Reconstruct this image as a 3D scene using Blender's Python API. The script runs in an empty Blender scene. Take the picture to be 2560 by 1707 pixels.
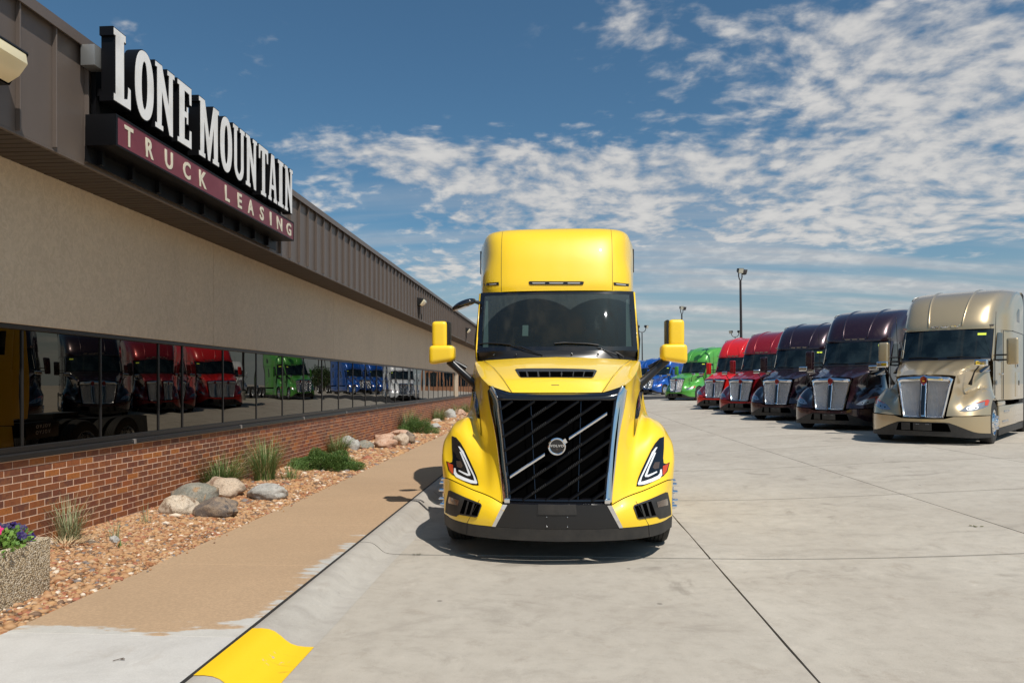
import bpy, bmesh, math, random
import numpy as np
from mathutils import Vector, Matrix
from mathutils.bvhtree import BVHTree
from mathutils.geometry import tessellate_polygon
from mathutils import noise as mnoise

random.seed(7)
rng = np.random.default_rng(7)
R = math.radians
scene = bpy.context.scene
col = scene.collection

# ---------------------------------------------------------------- camera
F_PX = 1750.0
EYE = Vector((0, 0, 1.70))
ROT = (Matrix.Rotation(math.atan2(112, F_PX), 3, 'Z')
       @ Matrix.Rotation(math.pi / 2, 3, 'X')
       @ Matrix.Rotation(-0.002, 3, 'Z'))
PCX, PCY = 1280.0, 959.0
cam_data = bpy.data.cameras.new('camera')
cam = bpy.data.objects.new('camera', cam_data)
col.objects.link(cam)
cam.matrix_world = Matrix.Translation(EYE) @ ROT.to_4x4()
cam_data.sensor_width = 36.0
cam_data.lens = F_PX / 2560.0 * 36.0
cam_data.shift_y = (PCY - 853.5) / 2560.0
cam_data.clip_start = 0.05
cam_data.clip_end = 3000
scene.camera = cam

# ---------------------------------------------------------------- light
SUN = Vector((0.39, -0.50, 1.0)).normalized()
sun_el = math.asin(SUN.z)
sun_az = math.atan2(SUN.x, SUN.y)
ld = bpy.data.lights.new('sun', 'SUN')
ld.energy = 4.5
ld.angle = R(0.5)
ld.color = (1.0, 0.945, 0.87)
sun = bpy.data.objects.new('sun', ld)
col.objects.link(sun)
sun.rotation_euler = SUN.to_track_quat('Z', 'Y').to_euler()

scene.view_settings.view_transform = 'Standard'
scene.view_settings.look = 'None'
scene.view_settings.exposure = 0.0
scene.view_settings.gamma = 1.0
scene.view_settings.use_curve_mapping = False


class NT:
    """small wrapper to write node trees"""
    def __init__(self, tree):
        self.t = tree
        self.n = tree.nodes
        self.l = tree.links

    def node(self, typ, ins=None, **props):
        nd = self.n.new(typ)
        for k, v in props.items():
            setattr(nd, k, v)
        if ins:
            for k, v in ins.items():
                self.put(nd, k, v)
        return nd

    def put(self, nd, k, v):
        s = nd.inputs[k]
        if isinstance(v, bpy.types.NodeSocket):
            self.l.new(v, s)
        elif isinstance(v, bpy.types.Node):
            self.l.new(v.outputs[0], s)
        else:
            if isinstance(v, (tuple, list)) and len(v) == 3 and s.type == 'RGBA':
                v = (*v, 1)
            s.default_value = v

    def math(self, op, a, b=0.0, c=0.0, clamp=False):
        nd = self.n.new('ShaderNodeMath')
        nd.operation = op
        nd.use_clamp = clamp
        self.put(nd, 0, a); self.put(nd, 1, b); self.put(nd, 2, c)
        return nd.outputs[0]

    def mix(self, f, a, b, blend='MIX'):
        nd = self.n.new('ShaderNodeMix')
        nd.data_type = 'RGBA'
        nd.blend_type = blend
        self.put(nd, 0, f); self.put(nd, 6, a); self.put(nd, 7, b)
        return nd.outputs[2]

    def noise(self, vec, scale, detail=4, rough=0.55, dist=0.0, out=0):
        nd = self.node('ShaderNodeTexNoise', {'Scale': scale, 'Detail': detail, 'Roughness': rough, 'Distortion': dist})
        if vec is not None:
            self.l.new(vec, nd.inputs['Vector'])
        return nd.outputs[out]

    def ramp(self, f, stops, interp='LINEAR'):
        nd = self.n.new('ShaderNodeValToRGB')
        nd.color_ramp.interpolation = interp
        e = nd.color_ramp.elements
        while len(e) < len(stops):
            e.new(0.5)
        for i, (p, c) in enumerate(stops):
            e[i].position = p
            e[i].color = (*c, 1) if isinstance(c, (tuple, list)) else (c, c, c, 1)
        self.l.new(f, nd.inputs[0])
        return nd.outputs[0]

    def step(self, f, a, b):
        nd = self.n.new('ShaderNodeMapRange')
        nd.interpolation_type = 'SMOOTHSTEP'
        self.put(nd, 0, f); self.put(nd, 1, a); self.put(nd, 2, b)
        return nd.outputs[0]

    def mapping(self, vec, scale=(1, 1, 1), loc=(0, 0, 0), rot=(0, 0, 0)):
        nd = self.node('ShaderNodeMapping', {'Scale': scale, 'Location': loc, 'Rotation': rot})
        self.l.new(vec, nd.inputs[0])
        return nd.outputs[0]


# ---------------------------------------------------------------- sky with broken cloud deck
world = bpy.data.worlds.new('World')
scene.world = world
world.use_nodes = True
wt = NT(world.node_tree)
wt.n.clear()
sky = wt.node('ShaderNodeTexSky', sky_type='NISHITA', sun_disc=False, sun_elevation=sun_el,
              sun_rotation=sun_az, altitude=200, air_density=1.0, dust_density=1.1, ozone_density=2.0)
tc = wt.node('ShaderNodeTexCoord')
sep = wt.node('ShaderNodeSeparateXYZ', {0: tc.outputs['Generated']})
dx, dy, dz = sep.outputs
zc = wt.math('ADD', wt.math('MAXIMUM', dz, 0.0), 0.20)
px_ = wt.math('DIVIDE', dx, zc)
py_ = wt.math('DIVIDE', dy, zc)
comb = wt.node('ShaderNodeCombineXYZ', {0: px_, 1: py_, 2: 0.0}).outputs[0]
warp = wt.noise(comb, 1.6, 3, 0.5, 0, 1)
wv = wt.node('ShaderNodeVectorMath', {0: warp, 1: (0.22, 0.22, 0.0)}, operation='MULTIPLY').outputs[0]
cp = wt.node('ShaderNodeVectorMath', {0: comb, 1: wv}, operation='ADD').outputs[0]
cA = wt.noise(cp, 6.2, 6, 0.58, 0.0)
cB = wt.noise(wt.mapping(cp, (1, 1.15, 1)), 15.0, 5, 0.52, 0.0)
cells = wt.math('ADD', wt.math('MULTIPLY', cA, 0.52), wt.math('MULTIPLY', cB, 0.48))
big = wt.noise(cp, 1.3, 4, 0.55)
# where the deck lies: azimuth a = dx/dy, elevation e = dz/dy, both seen from the place
dyc = wt.math('MAXIMUM', wt.math('ABSOLUTE', dy), 0.05)
az = wt.math('DIVIDE', dx, dyc)
el = wt.math('DIVIDE', dz, dyc)


def blob(a0, e0, sa, se, tilt=0.0, amp=1.0):
    u = wt.math('SUBTRACT', az, a0)
    v = wt.math('SUBTRACT', wt.math('SUBTRACT', el, e0), wt.math('MULTIPLY', u, tilt))
    u = wt.math('DIVIDE', u, sa)
    v = wt.math('DIVIDE', v, se)
    r2 = wt.math('ADD', wt.math('MULTIPLY', u, u), wt.math('MULTIPLY', v, v))
    return wt.math('MULTIPLY', wt.math('EXPONENT', wt.math('MULTIPLY', r2, -1.0)), amp)


cov = blob(0.62, 0.36, 0.33, 0.14, 0.0, 1.35)
for b in ((-0.22, 0.325, 0.20, 0.042, -0.12, 0.95), (-0.02, 0.30, 0.16, 0.045, -0.1, 0.85), (0.30, 0.285, 0.36, 0.065, 0.02, 1.0), (0.42, 0.50, 0.30, 0.09, 0.0, 0.62), (0.12, 0.50, 0.10, 0.05, 0.0, 0.3), (0.16, 0.24, 0.25, 0.04, 0.0, 0.6),
          (-0.17, 0.165, 0.13, 0.035, 0.0, 0.75), (-0.15, 0.235, 0.15, 0.03, 0.0, 0.5), (0.35, 0.20, 0.45, 0.035, 0.05, 0.45), (0.10, 0.50, 0.06, 0.03, 0, 0.40),
          (-0.46, 0.475, 0.08, 0.06, 0.3, 0.42), (-0.64, 0.52, 0.06, 0.02, 0, 0.45), (0.16, 0.40, 0.06, 0.03, 0, 0.3), (-0.35, 0.25, 0.06, 0.04, 0, 0.45)):
    cov = wt.math('ADD', cov, blob(*b))
front = wt.step(dy, -0.1, 0.3)
cov = wt.mix(front, wt.step(big, 0.42, 0.75), cov)
cov = wt.math('MINIMUM', cov, 1.0)
dens = wt.math('ADD', cells, wt.math('MULTIPLY', wt.math('SUBTRACT', big, 0.5), 0.35))
thr = wt.math('SUBTRACT', 0.655, wt.math('MULTIPLY', cov, 0.25))
mask = wt.step(wt.math('SUBTRACT', dens, thr), -0.07, 0.17)
mask = wt.math('MULTIPLY', mask, wt.step(cov, 0.02, 0.3))
# thin veil streaks low down
st = wt.noise(wt.mapping(comb, (0.45, 3.2, 1), rot=(0, 0, 0.15)), 1.5, 5, 0.55)
veil = wt.math('MULTIPLY', wt.step(st, 0.36, 0.70), wt.math('MULTIPLY', wt.step(el, 0.0, 0.10), wt.math('SUBTRACT', 1.0, wt.step(el, 0.18, 0.34))))
veil = wt.math('MULTIPLY', wt.math('MULTIPLY', veil, 0.80), wt.step(az, -0.9, 0.2))
mask = wt.math('MAXIMUM', wt.math('MULTIPLY', mask, 0.92), veil)
shade = wt.mix(wt.step(dens, 0.42, 0.66), (5.9, 6.0, 6.2), (8.4, 8.2, 7.9))
hue = wt.node('ShaderNodeHueSaturation', {'Saturation': 1.04, 'Value': 1.04, 'Color': sky.outputs[0]}).outputs[0]
hue = wt.mix(1.0, hue, (0.70, 0.99, 1.03), 'MULTIPLY')
low = wt.math('SUBTRACT', 1.0, wt.step(dz, 0.0, 0.22))
hue = wt.mix(wt.math('MULTIPLY', low, 0.86), hue, (4.5, 5.05, 5.4))
fin = wt.mix(mask, hue, shade)
bg = wt.node('ShaderNodeBackground', {'Color': fin, 'Strength': 0.082})
wo = wt.node('ShaderNodeOutputWorld', {0: bg})


# ---------------------------------------------------------------- helpers
def at(px, py, Y):
    """point of the place seen at pixel (px, py) of the 2560 px photograph, at depth Y"""
    d = ROT @ Vector(((px - PCX) / F_PX, -(py - PCY) / F_PX, -1.0))
    return EYE + d * (Y / d.y)


def ray(px, py):
    return (ROT @ Vector(((px - PCX) / F_PX, -(py - PCY) / F_PX, -1.0))).normalized()


def on_z(px, py, z):
    d = ray(px, py)
    return EYE + d * ((z - EYE.z) / d.z)


def sstep(t):
    t = min(1.0, max(0.0, t))
    return t * t * (3 - 2 * t)


def zg(X, Y):
    """height of the concrete lot: it drains towards the gutter"""
    return 0.29 * sstep((X - 1.6) / 7.5) + 0.30 * sstep((Y - 24) / 45.0) * sstep((X + 1.0) / 8.0)


class MB:
    def __init__(self):
        self.v = []
        self.f = []

    def add(self, vs, fs):
        n = len(self.v)
        self.v += [tuple(p) for p in vs]
        self.f += [tuple(i + n for i in f) for f in fs]
        return self

    def box(self, x0, x1, y0, y1, z0, z1, m=None):
        vs = [Vector(p) for p in ((x0, y0, z0), (x1, y0, z0), (x1, y1, z0), (x0, y1, z0), (x0, y0, z1), (x1, y0, z1), (x1, y1, z1), (x0, y1, z1))]
        if m is not None:
            vs = [m @ p for p in vs]
        return self.add(vs, [(0, 3, 2, 1), (4, 5, 6, 7), (0, 1, 5, 4), (1, 2, 6, 5), (2, 3, 7, 6), (3, 0, 4, 7)])

    def tube(self, pts, r, n=8, cap=True, flat=1.0):
        pts = [Vector(p) for p in pts]
        rs = r if isinstance(r, (list, tuple)) else [r] * len(pts)
        rings = []
        up = None
        for i, p in enumerate(pts):
            a = pts[max(0, i - 1)]
            b = pts[min(len(pts) - 1, i + 1)]
            t = (b - a).normalized()
            if up is None:
                up = Vector((0, 0, 1)) if abs(t.z) < 0.9 else Vector((1, 0, 0))
            s = t.cross(up).normalized()
            u = s.cross(t).normalized()
            up = u
            rings.append([p + (s * math.cos(k * 2 * math.pi / n) * flat + u * math.sin(k * 2 * math.pi / n)) * rs[i] for k in range(n)])
        vs = [q for rg in rings for q in rg]
        fs = []
        for i in range(len(pts) - 1):
            for k in range(n):
                k2 = (k + 1) % n
                fs.append((i * n + k, i * n + k2, (i + 1) * n + k2, (i + 1) * n + k))
        if cap:
            fs.append(tuple(range(n))[::-1])
            fs.append(tuple((len(pts) - 1) * n + k for k in range(n)))
        return self.add(vs, fs)

    def lathe(self, prof, c, axis='x', n=32, close=False):
        """prof: list of (along axis, radius)"""
        c = Vector(c)
        vs = []
        for (a, r) in prof:
            for k in range(n):
                t = 2 * math.pi * k / n
                u, w = r * math.cos(t), r * math.sin(t)
                vs.append(c + (Vector((a, u, w)) if axis == 'x' else Vector((u, a, w)) if axis == 'y' else Vector((u, w, a))))
        fs = []
        m = len(prof)
        for i in range(m - 1 + (1 if close else 0)):
            j = (i + 1) % m
            for k in range(n):
                k2 = (k + 1) % n
                fs.append((i * n + k, i * n + k2, j * n + k2, j * n + k))
        return self.add(vs, fs)

    def prism(self, loops, M, d):
        """flat polygon with holes (loops of 2D points), thickness d along local z, placed with matrix M"""
        lp = [[Vector((a, b, 0)) for a, b in l] for l in loops]
        tris = tessellate_polygon(lp)
        flat = [p for l in lp for p in l]
        n = len(flat)
        vs = [M @ p for p in flat] + [M @ (p + Vector((0, 0, d))) for p in flat]
        fs = []
        for t in tris:
            a, b, c = t
            cr_ = (flat[b] - flat[a]).cross(flat[c] - flat[a]).z
            if cr_ < 0:
                a, b, c = a, c, b
            fs.append((c, b, a))
            fs.append((a + n, b + n, c + n))
        o = 0
        for l in lp:
            k = len(l)
            for i in range(k):
                j = (i + 1) % k
                fs.append((o + i, o + j, o + j + n, o + i + n))
            o += k
        return self.add(vs, fs)

    def grid(self, G, mirror=False, k=(4, 4), thick=0.0):
        """smooth surface through a grid of control points"""
        P = np.array([[tuple(p) for p in row] for row in G], dtype=float)
        P = cr(P, k[0])
        P = np.swapaxes(cr(np.swapaxes(P, 0, 1), k[1]), 0, 1)
        r, c = P.shape[:2]
        fs = [(i * c + j, i * c + j + 1, (i + 1) * c + j + 1, (i + 1) * c + j) for i in range(r - 1) for j in range(c - 1)]
        vs = P.reshape(-1, 3)
        self.add(vs.tolist(), fs)
        if mirror:
            v2 = vs * np.array((-1, 1, 1))
            self.add(v2.tolist(), [f[::-1] for f in fs])
        return self

    def shift(self, o):
        self.v = [(a - o[0], b - o[1], c - o[2]) for a, b, c in self.v]
        return self

    def mirror(self):
        n = len(self.v)
        self.v += [(-a, b, c) for a, b, c in self.v]
        self.f += [tuple(i + n for i in f)[::-1] for f in self.f]
        return self

    def bvh(self):
        return BVHTree.FromPolygons([Vector(p) for p in self.v], self.f)


def cr(P, k):
    n = len(P)
    if k == 1 or n < 2:
        return P
    Q = np.concatenate([2 * P[:1] - P[1:2], P, 2 * P[-1:] - P[-2:-1]])
    out = []
    for i in range(n - 1):
        a, b, c, d = Q[i], Q[i + 1], Q[i + 2], Q[i + 3]
        for j in range(k):
            t = j / k
            out.append(0.5 * (2 * b + (c - a) * t + (2 * a - 5 * b + 4 * c - d) * t * t + (3 * b - a - 3 * c + d) * t ** 3))
    out.append(P[-1])
    return np.array(out)


def mesh(mb, name, mat=None, smooth=True, ang=35, bev=0.0, bseg=2, weld=True):
    me = bpy.data.meshes.new(name)
    me.from_pydata([tuple(p) for p in mb.v], [], mb.f)
    if weld or bev:
        bm = bmesh.new()
        bm.from_mesh(me)
        if weld:
            bmesh.ops.remove_doubles(bm, verts=bm.verts, dist=0.0004)
        if bev:
            es = [e for e in bm.edges if len(e.link_faces) == 2 and e.calc_face_angle(0) > R(30)]
            bmesh.ops.bevel(bm, geom=es, offset=bev, segments=bseg, affect='EDGES', profile=0.6, clamp_overlap=True)
        bmesh.ops.recalc_face_normals(bm, faces=bm.faces)
        bm.to_mesh(me)
        bm.free()
    if smooth:
        me.polygons.foreach_set('use_smooth', [True] * len(me.polygons))
        me.set_sharp_from_angle(angle=R(ang))
    if mat is not None:
        me.materials.append(mat)
    me.update()
    return me


def obj(name, mb, mat=None, parent=None, loc=(0, 0, 0), **kw):
    me = mb if isinstance(mb, bpy.types.Mesh) else mesh(mb, name, mat, **kw)
    o = bpy.data.objects.new(name, me)
    col.objects.link(o)
    o.location = loc
    if parent is not None:
        o.parent = parent
    return o


def empty(name, loc=(0, 0, 0), rz=0.0, parent=None):
    o = bpy.data.objects.new(name, None)
    col.objects.link(o)
    o.location = loc
    o.rotation_euler = (0, 0, rz)
    o.empty_display_size = 0.2
    if parent is not None:
        o.parent = parent
    return o


def tag(o, label=None, cat=None, group=None, kind=None):
    if label: o['label'] = label
    if cat: o['category'] = cat
    if group: o['group'] = group
    if kind: o['kind'] = kind
    return o


def decal(poly, caster, mbvh, off=0.004, thick=0.01, edge=0.03, conv=None):
    """plate following a surface: polygon in (u,v), caster(u,v) -> origin, direction"""
    bm = bmesh.new()
    vs = [bm.verts.new((a, b, 0)) for a, b in poly]
    tris = tessellate_polygon([[Vector((a, b, 0)) for a, b in poly]])
    for t in tris:
        try:
            bm.faces.new([vs[i] for i in t])
        except ValueError:
            pass
    for _ in range(5):
        long = [e for e in bm.edges if e.calc_length() > edge]
        if not long:
            break
        bmesh.ops.subdivide_edges(bm, edges=long, cuts=1)
        bmesh.ops.triangulate(bm, faces=bm.faces)
    bm.verts.ensure_lookup_table()
    top, bot = [], []
    last = None
    for v in bm.verts:
        o, d = caster(v.co.x, v.co.y)
        hit = mbvh.ray_cast(o, d)
        dist = hit[3] if hit[0] is not None else last
        if dist is None:
            dist = 7.0
        last = dist
        top.append(o + d * (dist - off - thick))
        bot.append(o + d * (dist - off + 0.02))
    mb = MB()
    n = len(top)
    bm.verts.index_update()
    fs = []
    for f in bm.faces:
        idx = [v.index for v in f.verts]
        fs.append(tuple(idx))
    for e in bm.edges:
        if len(e.link_faces) == 1:
            a, b = e.verts[0].index, e.verts[1].index
            fs.append((a, b, b + n, a + n))
    bm.free()
    mb.add(top + bot, fs)
    return mb


# ---------------------------------------------------------------- materials
MATS = {}


def pbsdf(name, color=(0.5, 0.5, 0.5), rough=0.5, metal=0.0, coat=0.0, spec=0.5, ior=1.5, emit=None, estr=0.0, trans=0.0, alpha=1.0):
    m = bpy.data.materials.new(name)
    m.use_nodes = True
    t = NT(m.node_tree)
    b = t.n['Principled BSDF']
    b.inputs['Base Color'].default_value = (*color, 1)
    b.inputs['Roughness'].default_value = rough
    b.inputs['Metallic'].default_value = metal
    b.inputs['Coat Weight'].default_value = coat
    b.inputs['Coat Roughness'].default_value = 0.03
    b.inputs['Specular IOR Level'].default_value = spec
    b.inputs['IOR'].default_value = ior
    b.inputs['Transmission Weight'].default_value = trans
    b.inputs['Alpha'].default_value = alpha
    if emit:
        b.inputs['Emission Color'].default_value = (*emit, 1)
        b.inputs['Emission Strength'].default_value = estr
    MATS[name] = m
    return m, t, b


def bump(t, b, h, strength=0.3, dist=0.01):
    nd = t.node('ShaderNodeBump', {'Height': h, 'Strength': strength, 'Distance': dist})
    t.l.new(nd.outputs[0], b.inputs['Normal'])
    return nd


def oc(t, which='Object'):
    return t.node('ShaderNodeTexCoord').outputs[which]


def pos(t):
    return t.node('ShaderNodeNewGeometry').outputs['Position']


def rnd(t):
    a = t.node('ShaderNodeObjectInfo').outputs['Random']
    b = t.node('ShaderNodeNewGeometry').outputs['Random Per Island']
    return t.math('FRACT', t.math('ADD', a, b))


def paint(name, c, metal=0.0, rough=0.32, coat=1.0, flake=0.0):
    m, t, b = pbsdf(name, c, rough, metal, coat)
    n = t.noise(oc(t), 3.0, 3, 0.6)
    dust = t.noise(pos(t), 14.0, 5, 0.7)
    cc = t.mix(t.math('MULTIPLY', t.step(dust, 0.45, 0.9), 0.05), c, (0.45, 0.40, 0.34))
    t.l.new(cc, b.inputs['Base Color'])
    t.l.new(t.math('ADD', t.math('MULTIPLY', n, 0.06), rough - 0.03), b.inputs['Roughness'])
    nb = t.noise(oc(t), 2.2, 2, 0.4)
    nd = bump(t, b, nb, 0.05, 0.02)
    return m


P_YEL = paint('yellow_paint', (0.95, 0.622, 0.014), 0, 0.42, 0.8)
P_GOLD = paint('champagne_paint', (0.51, 0.40, 0.24), 0.55, 0.32)
P_MAR = paint('maroon_paint', (0.030, 0.009, 0.016), 0.45, 0.26)
P_MAR2 = paint('plum_paint', (0.026, 0.009, 0.017), 0.45, 0.26)
P_DRED = paint('dark_red_paint', (0.27, 0.006, 0.012), 0.30, 0.28)
P_RED = paint('red_paint', (0.66, 0.010, 0.008), 0.05, 0.30)
P_GRN = paint('green_paint', (0.085, 0.36, 0.045), 0.1, 0.32)
P_BLU = paint('blue_paint', (0.006, 0.085, 0.38), 0.25, 0.30)
P_WHT = paint('white_paint', (0.78, 0.78, 0.77), 0, 0.35)
P_SIL = paint('silver_paint', (0.50, 0.50, 0.50), 0.5, 0.35)
M_PIANO = pbsdf('gloss_black', (0.006, 0.006, 0.008), 0.08, 0, 0.6)[0]
M_BAR = pbsdf('gloss_black_bar', (0.003, 0.003, 0.004), 0.22, spec=0.25)[0]
M_BLACK = pbsdf('satin_black', (0.012, 0.012, 0.013), 0.32)[0]
M_VOID = pbsdf('deep_black', (0.0015, 0.0015, 0.0015), 1.0, spec=0.0)[0]
M_CHROME, t, b = pbsdf('chrome', (0.82, 0.83, 0.85), 0.06, 1.0)
bump(t, b, t.noise(oc(t), 9.0, 2, 0.5), 0.06, 0.02)
M_ALU = pbsdf('brushed_aluminium', (0.62, 0.62, 0.63), 0.26, 1.0)[0]
M_RUB, t, b = pbsdf('tyre_rubber', (0.018, 0.018, 0.018), 0.75)
t.l.new(t.ramp(t.noise(oc(t), 6, 5), [(0.3, (0.014, 0.014, 0.014)), (0.8, (0.035, 0.032, 0.028))]), b.inputs['Base Color'])
M_PLAS, t, b = pbsdf('grey_plastic', (0.04, 0.04, 0.04), 0.62)
t.l.new(t.ramp(t.noise(pos(t), 5, 6, 0.7), [(0.35, (0.018, 0.017, 0.016)), (0.75, (0.042, 0.037, 0.032))]), b.inputs['Base Color'])
bump(t, b, t.noise(pos(t), 300, 2), 0.15, 0.002)
M_LENS = pbsdf('clear_lamp_lens', (0.36, 0.38, 0.42), 0.16, 0.7, 0.6)[0]
M_LED = pbsdf('white_light_guide', (0.80, 0.82, 0.84), 0.25, 0.0, 1.0)[0]
M_AMBER = pbsdf('amber_lens', (0.55, 0.06, 0.01), 0.15, 0.0, 1.0)[0]
M_DIMLENS = pbsdf('grey_marker_lens', (0.42, 0.40, 0.36), 0.2, 0.0, 1.0)[0]
M_BROWNL = pbsdf('smoked_lamp_lens', (0.10, 0.065, 0.045), 0.2, 0.2, 1.0)[0]
M_REDEM = pbsdf('red_enamel', (0.20, 0.008, 0.008), 0.2, 0.2, 1.0)[0]
M_STICK = pbsdf('yellow_sticker', (0.70, 0.85, 0.03), 0.6)[0]
M_SEAT = pbsdf('grey_upholstery', (0.05, 0.05, 0.055), 0.9)[0]
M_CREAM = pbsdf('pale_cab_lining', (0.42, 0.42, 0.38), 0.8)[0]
M_PAPER = pbsdf('paper_sheet', (0.55, 0.55, 0.5), 0.8)[0]

# dark truck glass, one opaque (parked trucks), one you can see through (yellow truck)
M_DGLASS, t, b = pbsdf('dark_truck_glass', (0.006, 0.012, 0.015), 0.03, 0, 0.0, 0.5, 1.5)
gn = t.noise(oc(t), 2.2, 4, 0.6)
t.l.new(t.ramp(gn, [(0.4, (0.004, 0.008, 0.010)), (0.72, (0.020, 0.032, 0.036))]), b.inputs['Base Color'])
M_GLASS = bpy.data.materials.new('clear_windscreen_glass')
M_GLASS.use_nodes = True
t = NT(M_GLASS.node_tree)
t.n.clear()
tr = t.node('ShaderNodeBsdfTransparent', {'Color': (0.26, 0.34, 0.34)})
gl = t.node('ShaderNodeBsdfGlossy', {'Color': (0.9, 0.95, 1.0), 'Roughness': 0.012})
df = t.node('ShaderNodeBsdfDiffuse', {'Color': (0.42, 0.52, 0.50)})
fr = t.node('ShaderNodeFresnel', {'IOR': 1.36})
s1 = t.node('ShaderNodeMixShader', {0: fr, 1: tr, 2: gl})
# painted teal reflection plus wiped dust: film above the wiper sweep (two arcs) and streaks
g = t.node('ShaderNodeSeparateXYZ', {0: oc(t)}).outputs


def arc(cx, cz, r):
    u = t.math('SUBTRACT', g[0], cx)
    w = t.math('SUBTRACT', g[2], cz)
    d = t.math('SQRT', t.math('ADD', t.math('MULTIPLY', u, u), t.math('MULTIPLY', w, w)))
    return t.step(d, r, r + 0.012)


film = t.math('MULTIPLY', arc(-0.28, 2.06, 0.72), arc(0.62, 2.06, 0.72))
fn = t.noise(t.mapping(oc(t), (60, 10, 6)), 1.0, 4, 0.7)
sm = t.noise(t.mapping(oc(t), (9, 1, 1.6), rot=(0, R(-22), 0)), 1.0, 5, 0.7)
sm2 = t.math('MULTIPLY', t.step(sm, 0.58, 0.8), t.step(g[0], 0.35, 0.75))
ff = t.math('ADD', 0.020, t.math('ADD', t.math('MULTIPLY', film, t.math('MULTIPLY', fn, 0.10)), t.math('MULTIPLY', sm2, 0.16)))
s2 = t.node('ShaderNodeMixShader', {0: ff, 1: s1, 2: df})
t.node('ShaderNodeOutputMaterial', {0: s2})

# building glass: bronze reflective coating, slightly wavy
M_WGLASS, t, b = pbsdf('bronze_mirror_glass', (0.125, 0.110, 0.088), 0.0, 1.0)
wn = t.noise(t.mapping(pos(t), (1, 0.7, 1.3)), 0.9, 2, 0.4)
wb = bump(t, b, t.math('ADD', wn, t.math('MULTIPLY', rnd(t), 0.1)), 0.5, 0.004)
b.inputs['Roughness'].default_value = 0.004

# concrete of the lot
def concrete(name, base, var, stain, tan=None, seed=0.0, tyre=0.0):
    m, t, b = pbsdf(name, base, 0.85)
    p = t.mapping(pos(t), (1, 1, 1), (seed, seed * 2, 0))
    n1 = t.noise(p, 0.55, 5, 0.6, 0.3)
    n2 = t.noise(p, 6.0, 6, 0.65)
    n3 = t.noise(p, 120.0, 3, 0.7)
    c = t.mix(t.step(n1, 0.3, 0.72), base, var)
    c = t.mix(t.math('MULTIPLY', t.step(n2, 0.35, 0.8), 0.34), c, stain)
    pit = t.noise(p, 38.0, 3, 0.6)
    c = t.mix(t.math('MULTIPLY', t.step(pit, 0.60, 0.72), 0.22), c, stain)
    # broom drag, stretched stains
    st = t.noise(t.mapping(p, (0.8, 1.5, 1), rot=(0, 0, R(35))), 1.3, 8, 0.72, 1.0)
    c = t.mix(t.math('MULTIPLY', t.step(st, 0.50, 0.70), 0.40), c, stain)
    bl = t.noise(t.mapping(p, (1, 1, 1), (31, 7, 0)), 2.6, 7, 0.75, 0.4)
    c = t.mix(t.math('MULTIPLY', t.step(bl, 0.56, 0.68), 0.24), c, tuple(x * y for x, y in zip(stain, (0.95, 0.84, 0.74))))
    sc1 = t.noise(t.mapping(p, (0.9, 22.0, 1), rot=(0, 0, R(-24))), 1.0, 3, 0.6, 0.8)
    c = t.mix(t.math('MULTIPLY', t.math('MULTIPLY', t.step(sc1, 0.62, 0.74), t.step(n1, 0.35, 0.7)), 0.30), c, stain)
    st2 = t.noise(t.mapping(p, (1.0, 0.8, 1), (9, 4, 0)), 1.15, 4, 0.6, 1.2)
    c = t.mix(t.math('MULTIPLY', t.step(st2, 0.60, 0.74), 0.42 + tyre), c, tuple(x * 0.85 for x in stain))
    hi = t.noise(t.mapping(p, (1.2, 0.9, 1)), 5.0, 6, 0.72)
    c = t.mix(t.math('MULTIPLY', t.step(hi, 0.55, 0.76), 0.42), c, tuple(min(1, x * 1.22) for x in base))
    c = t.mix(0.10, c, t.ramp(n3, [(0.3, 0.15), (0.7, 0.9)]), 'OVERLAY')
    # spots of oil and gum
    vo = t.node('ShaderNodeTexVoronoi', {'Scale': 1.7, 'Randomness': 1.0, 'Vector': p})
    sp = t.math('SUBTRACT', 1.0, t.step(vo.outputs['Distance'], 0.022, 0.05))
    c = t.mix(t.math('MULTIPLY', sp, 0.55), c, (0.05, 0.045, 0.04))
    orr = t.node('ShaderNodeObjectInfo').outputs['Random']
    c = t.mix(t.math('MULTIPLY', orr, 0.13), c, stain)
    if tan:
        nt = t.noise(t.mapping(p, (0.35, 1.2, 1)), 2.2, 6, 0.68)
        w = t.step(nt, *tan[1])
        sepp = t.node('ShaderNodeSeparateXYZ', {0: pos(t)}).outputs
        nearj = t.math('SUBTRACT', 1.0, t.step(sepp[1], 4.32, 4.72))
        nearc = t.math('MULTIPLY', t.step(sepp[0], -2.35, -2.02), t.math('SUBTRACT', 1.0, t.step(sepp[1], 6.5, 9.0)))
        bare = t.math('MAXIMUM', nearj, t.math('MULTIPLY', nearc, 0.8))
        lim = t.math('SUBTRACT', 0.80, t.math('MULTIPLY', bare, 0.36))
        w = t.step(t.math('SUBTRACT', nt, lim), -0.03, 0.03)
        grain = t.noise(p, 55.0, 4, 0.7)
        tc_ = t.mix(t.step(grain, 0.35, 0.7), tan[0], tuple(x * 1.25 for x in tan[0]))
        tc_ = t.mix(t.math('MULTIPLY', t.step(n1, 0.4, 0.7), 0.35), tc_, tuple(x * 0.82 for x in tan[0]))
        c = t.mix(w, tc_, c)
    t.l.new(c, b.inputs['Base Color'])
    h = t.math('ADD', t.math('MULTIPLY', n2, 0.5), t.math('MULTIPLY', n3, 0.35))
    bump(t, b, h, 0.25, 0.006)
    return m


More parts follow.
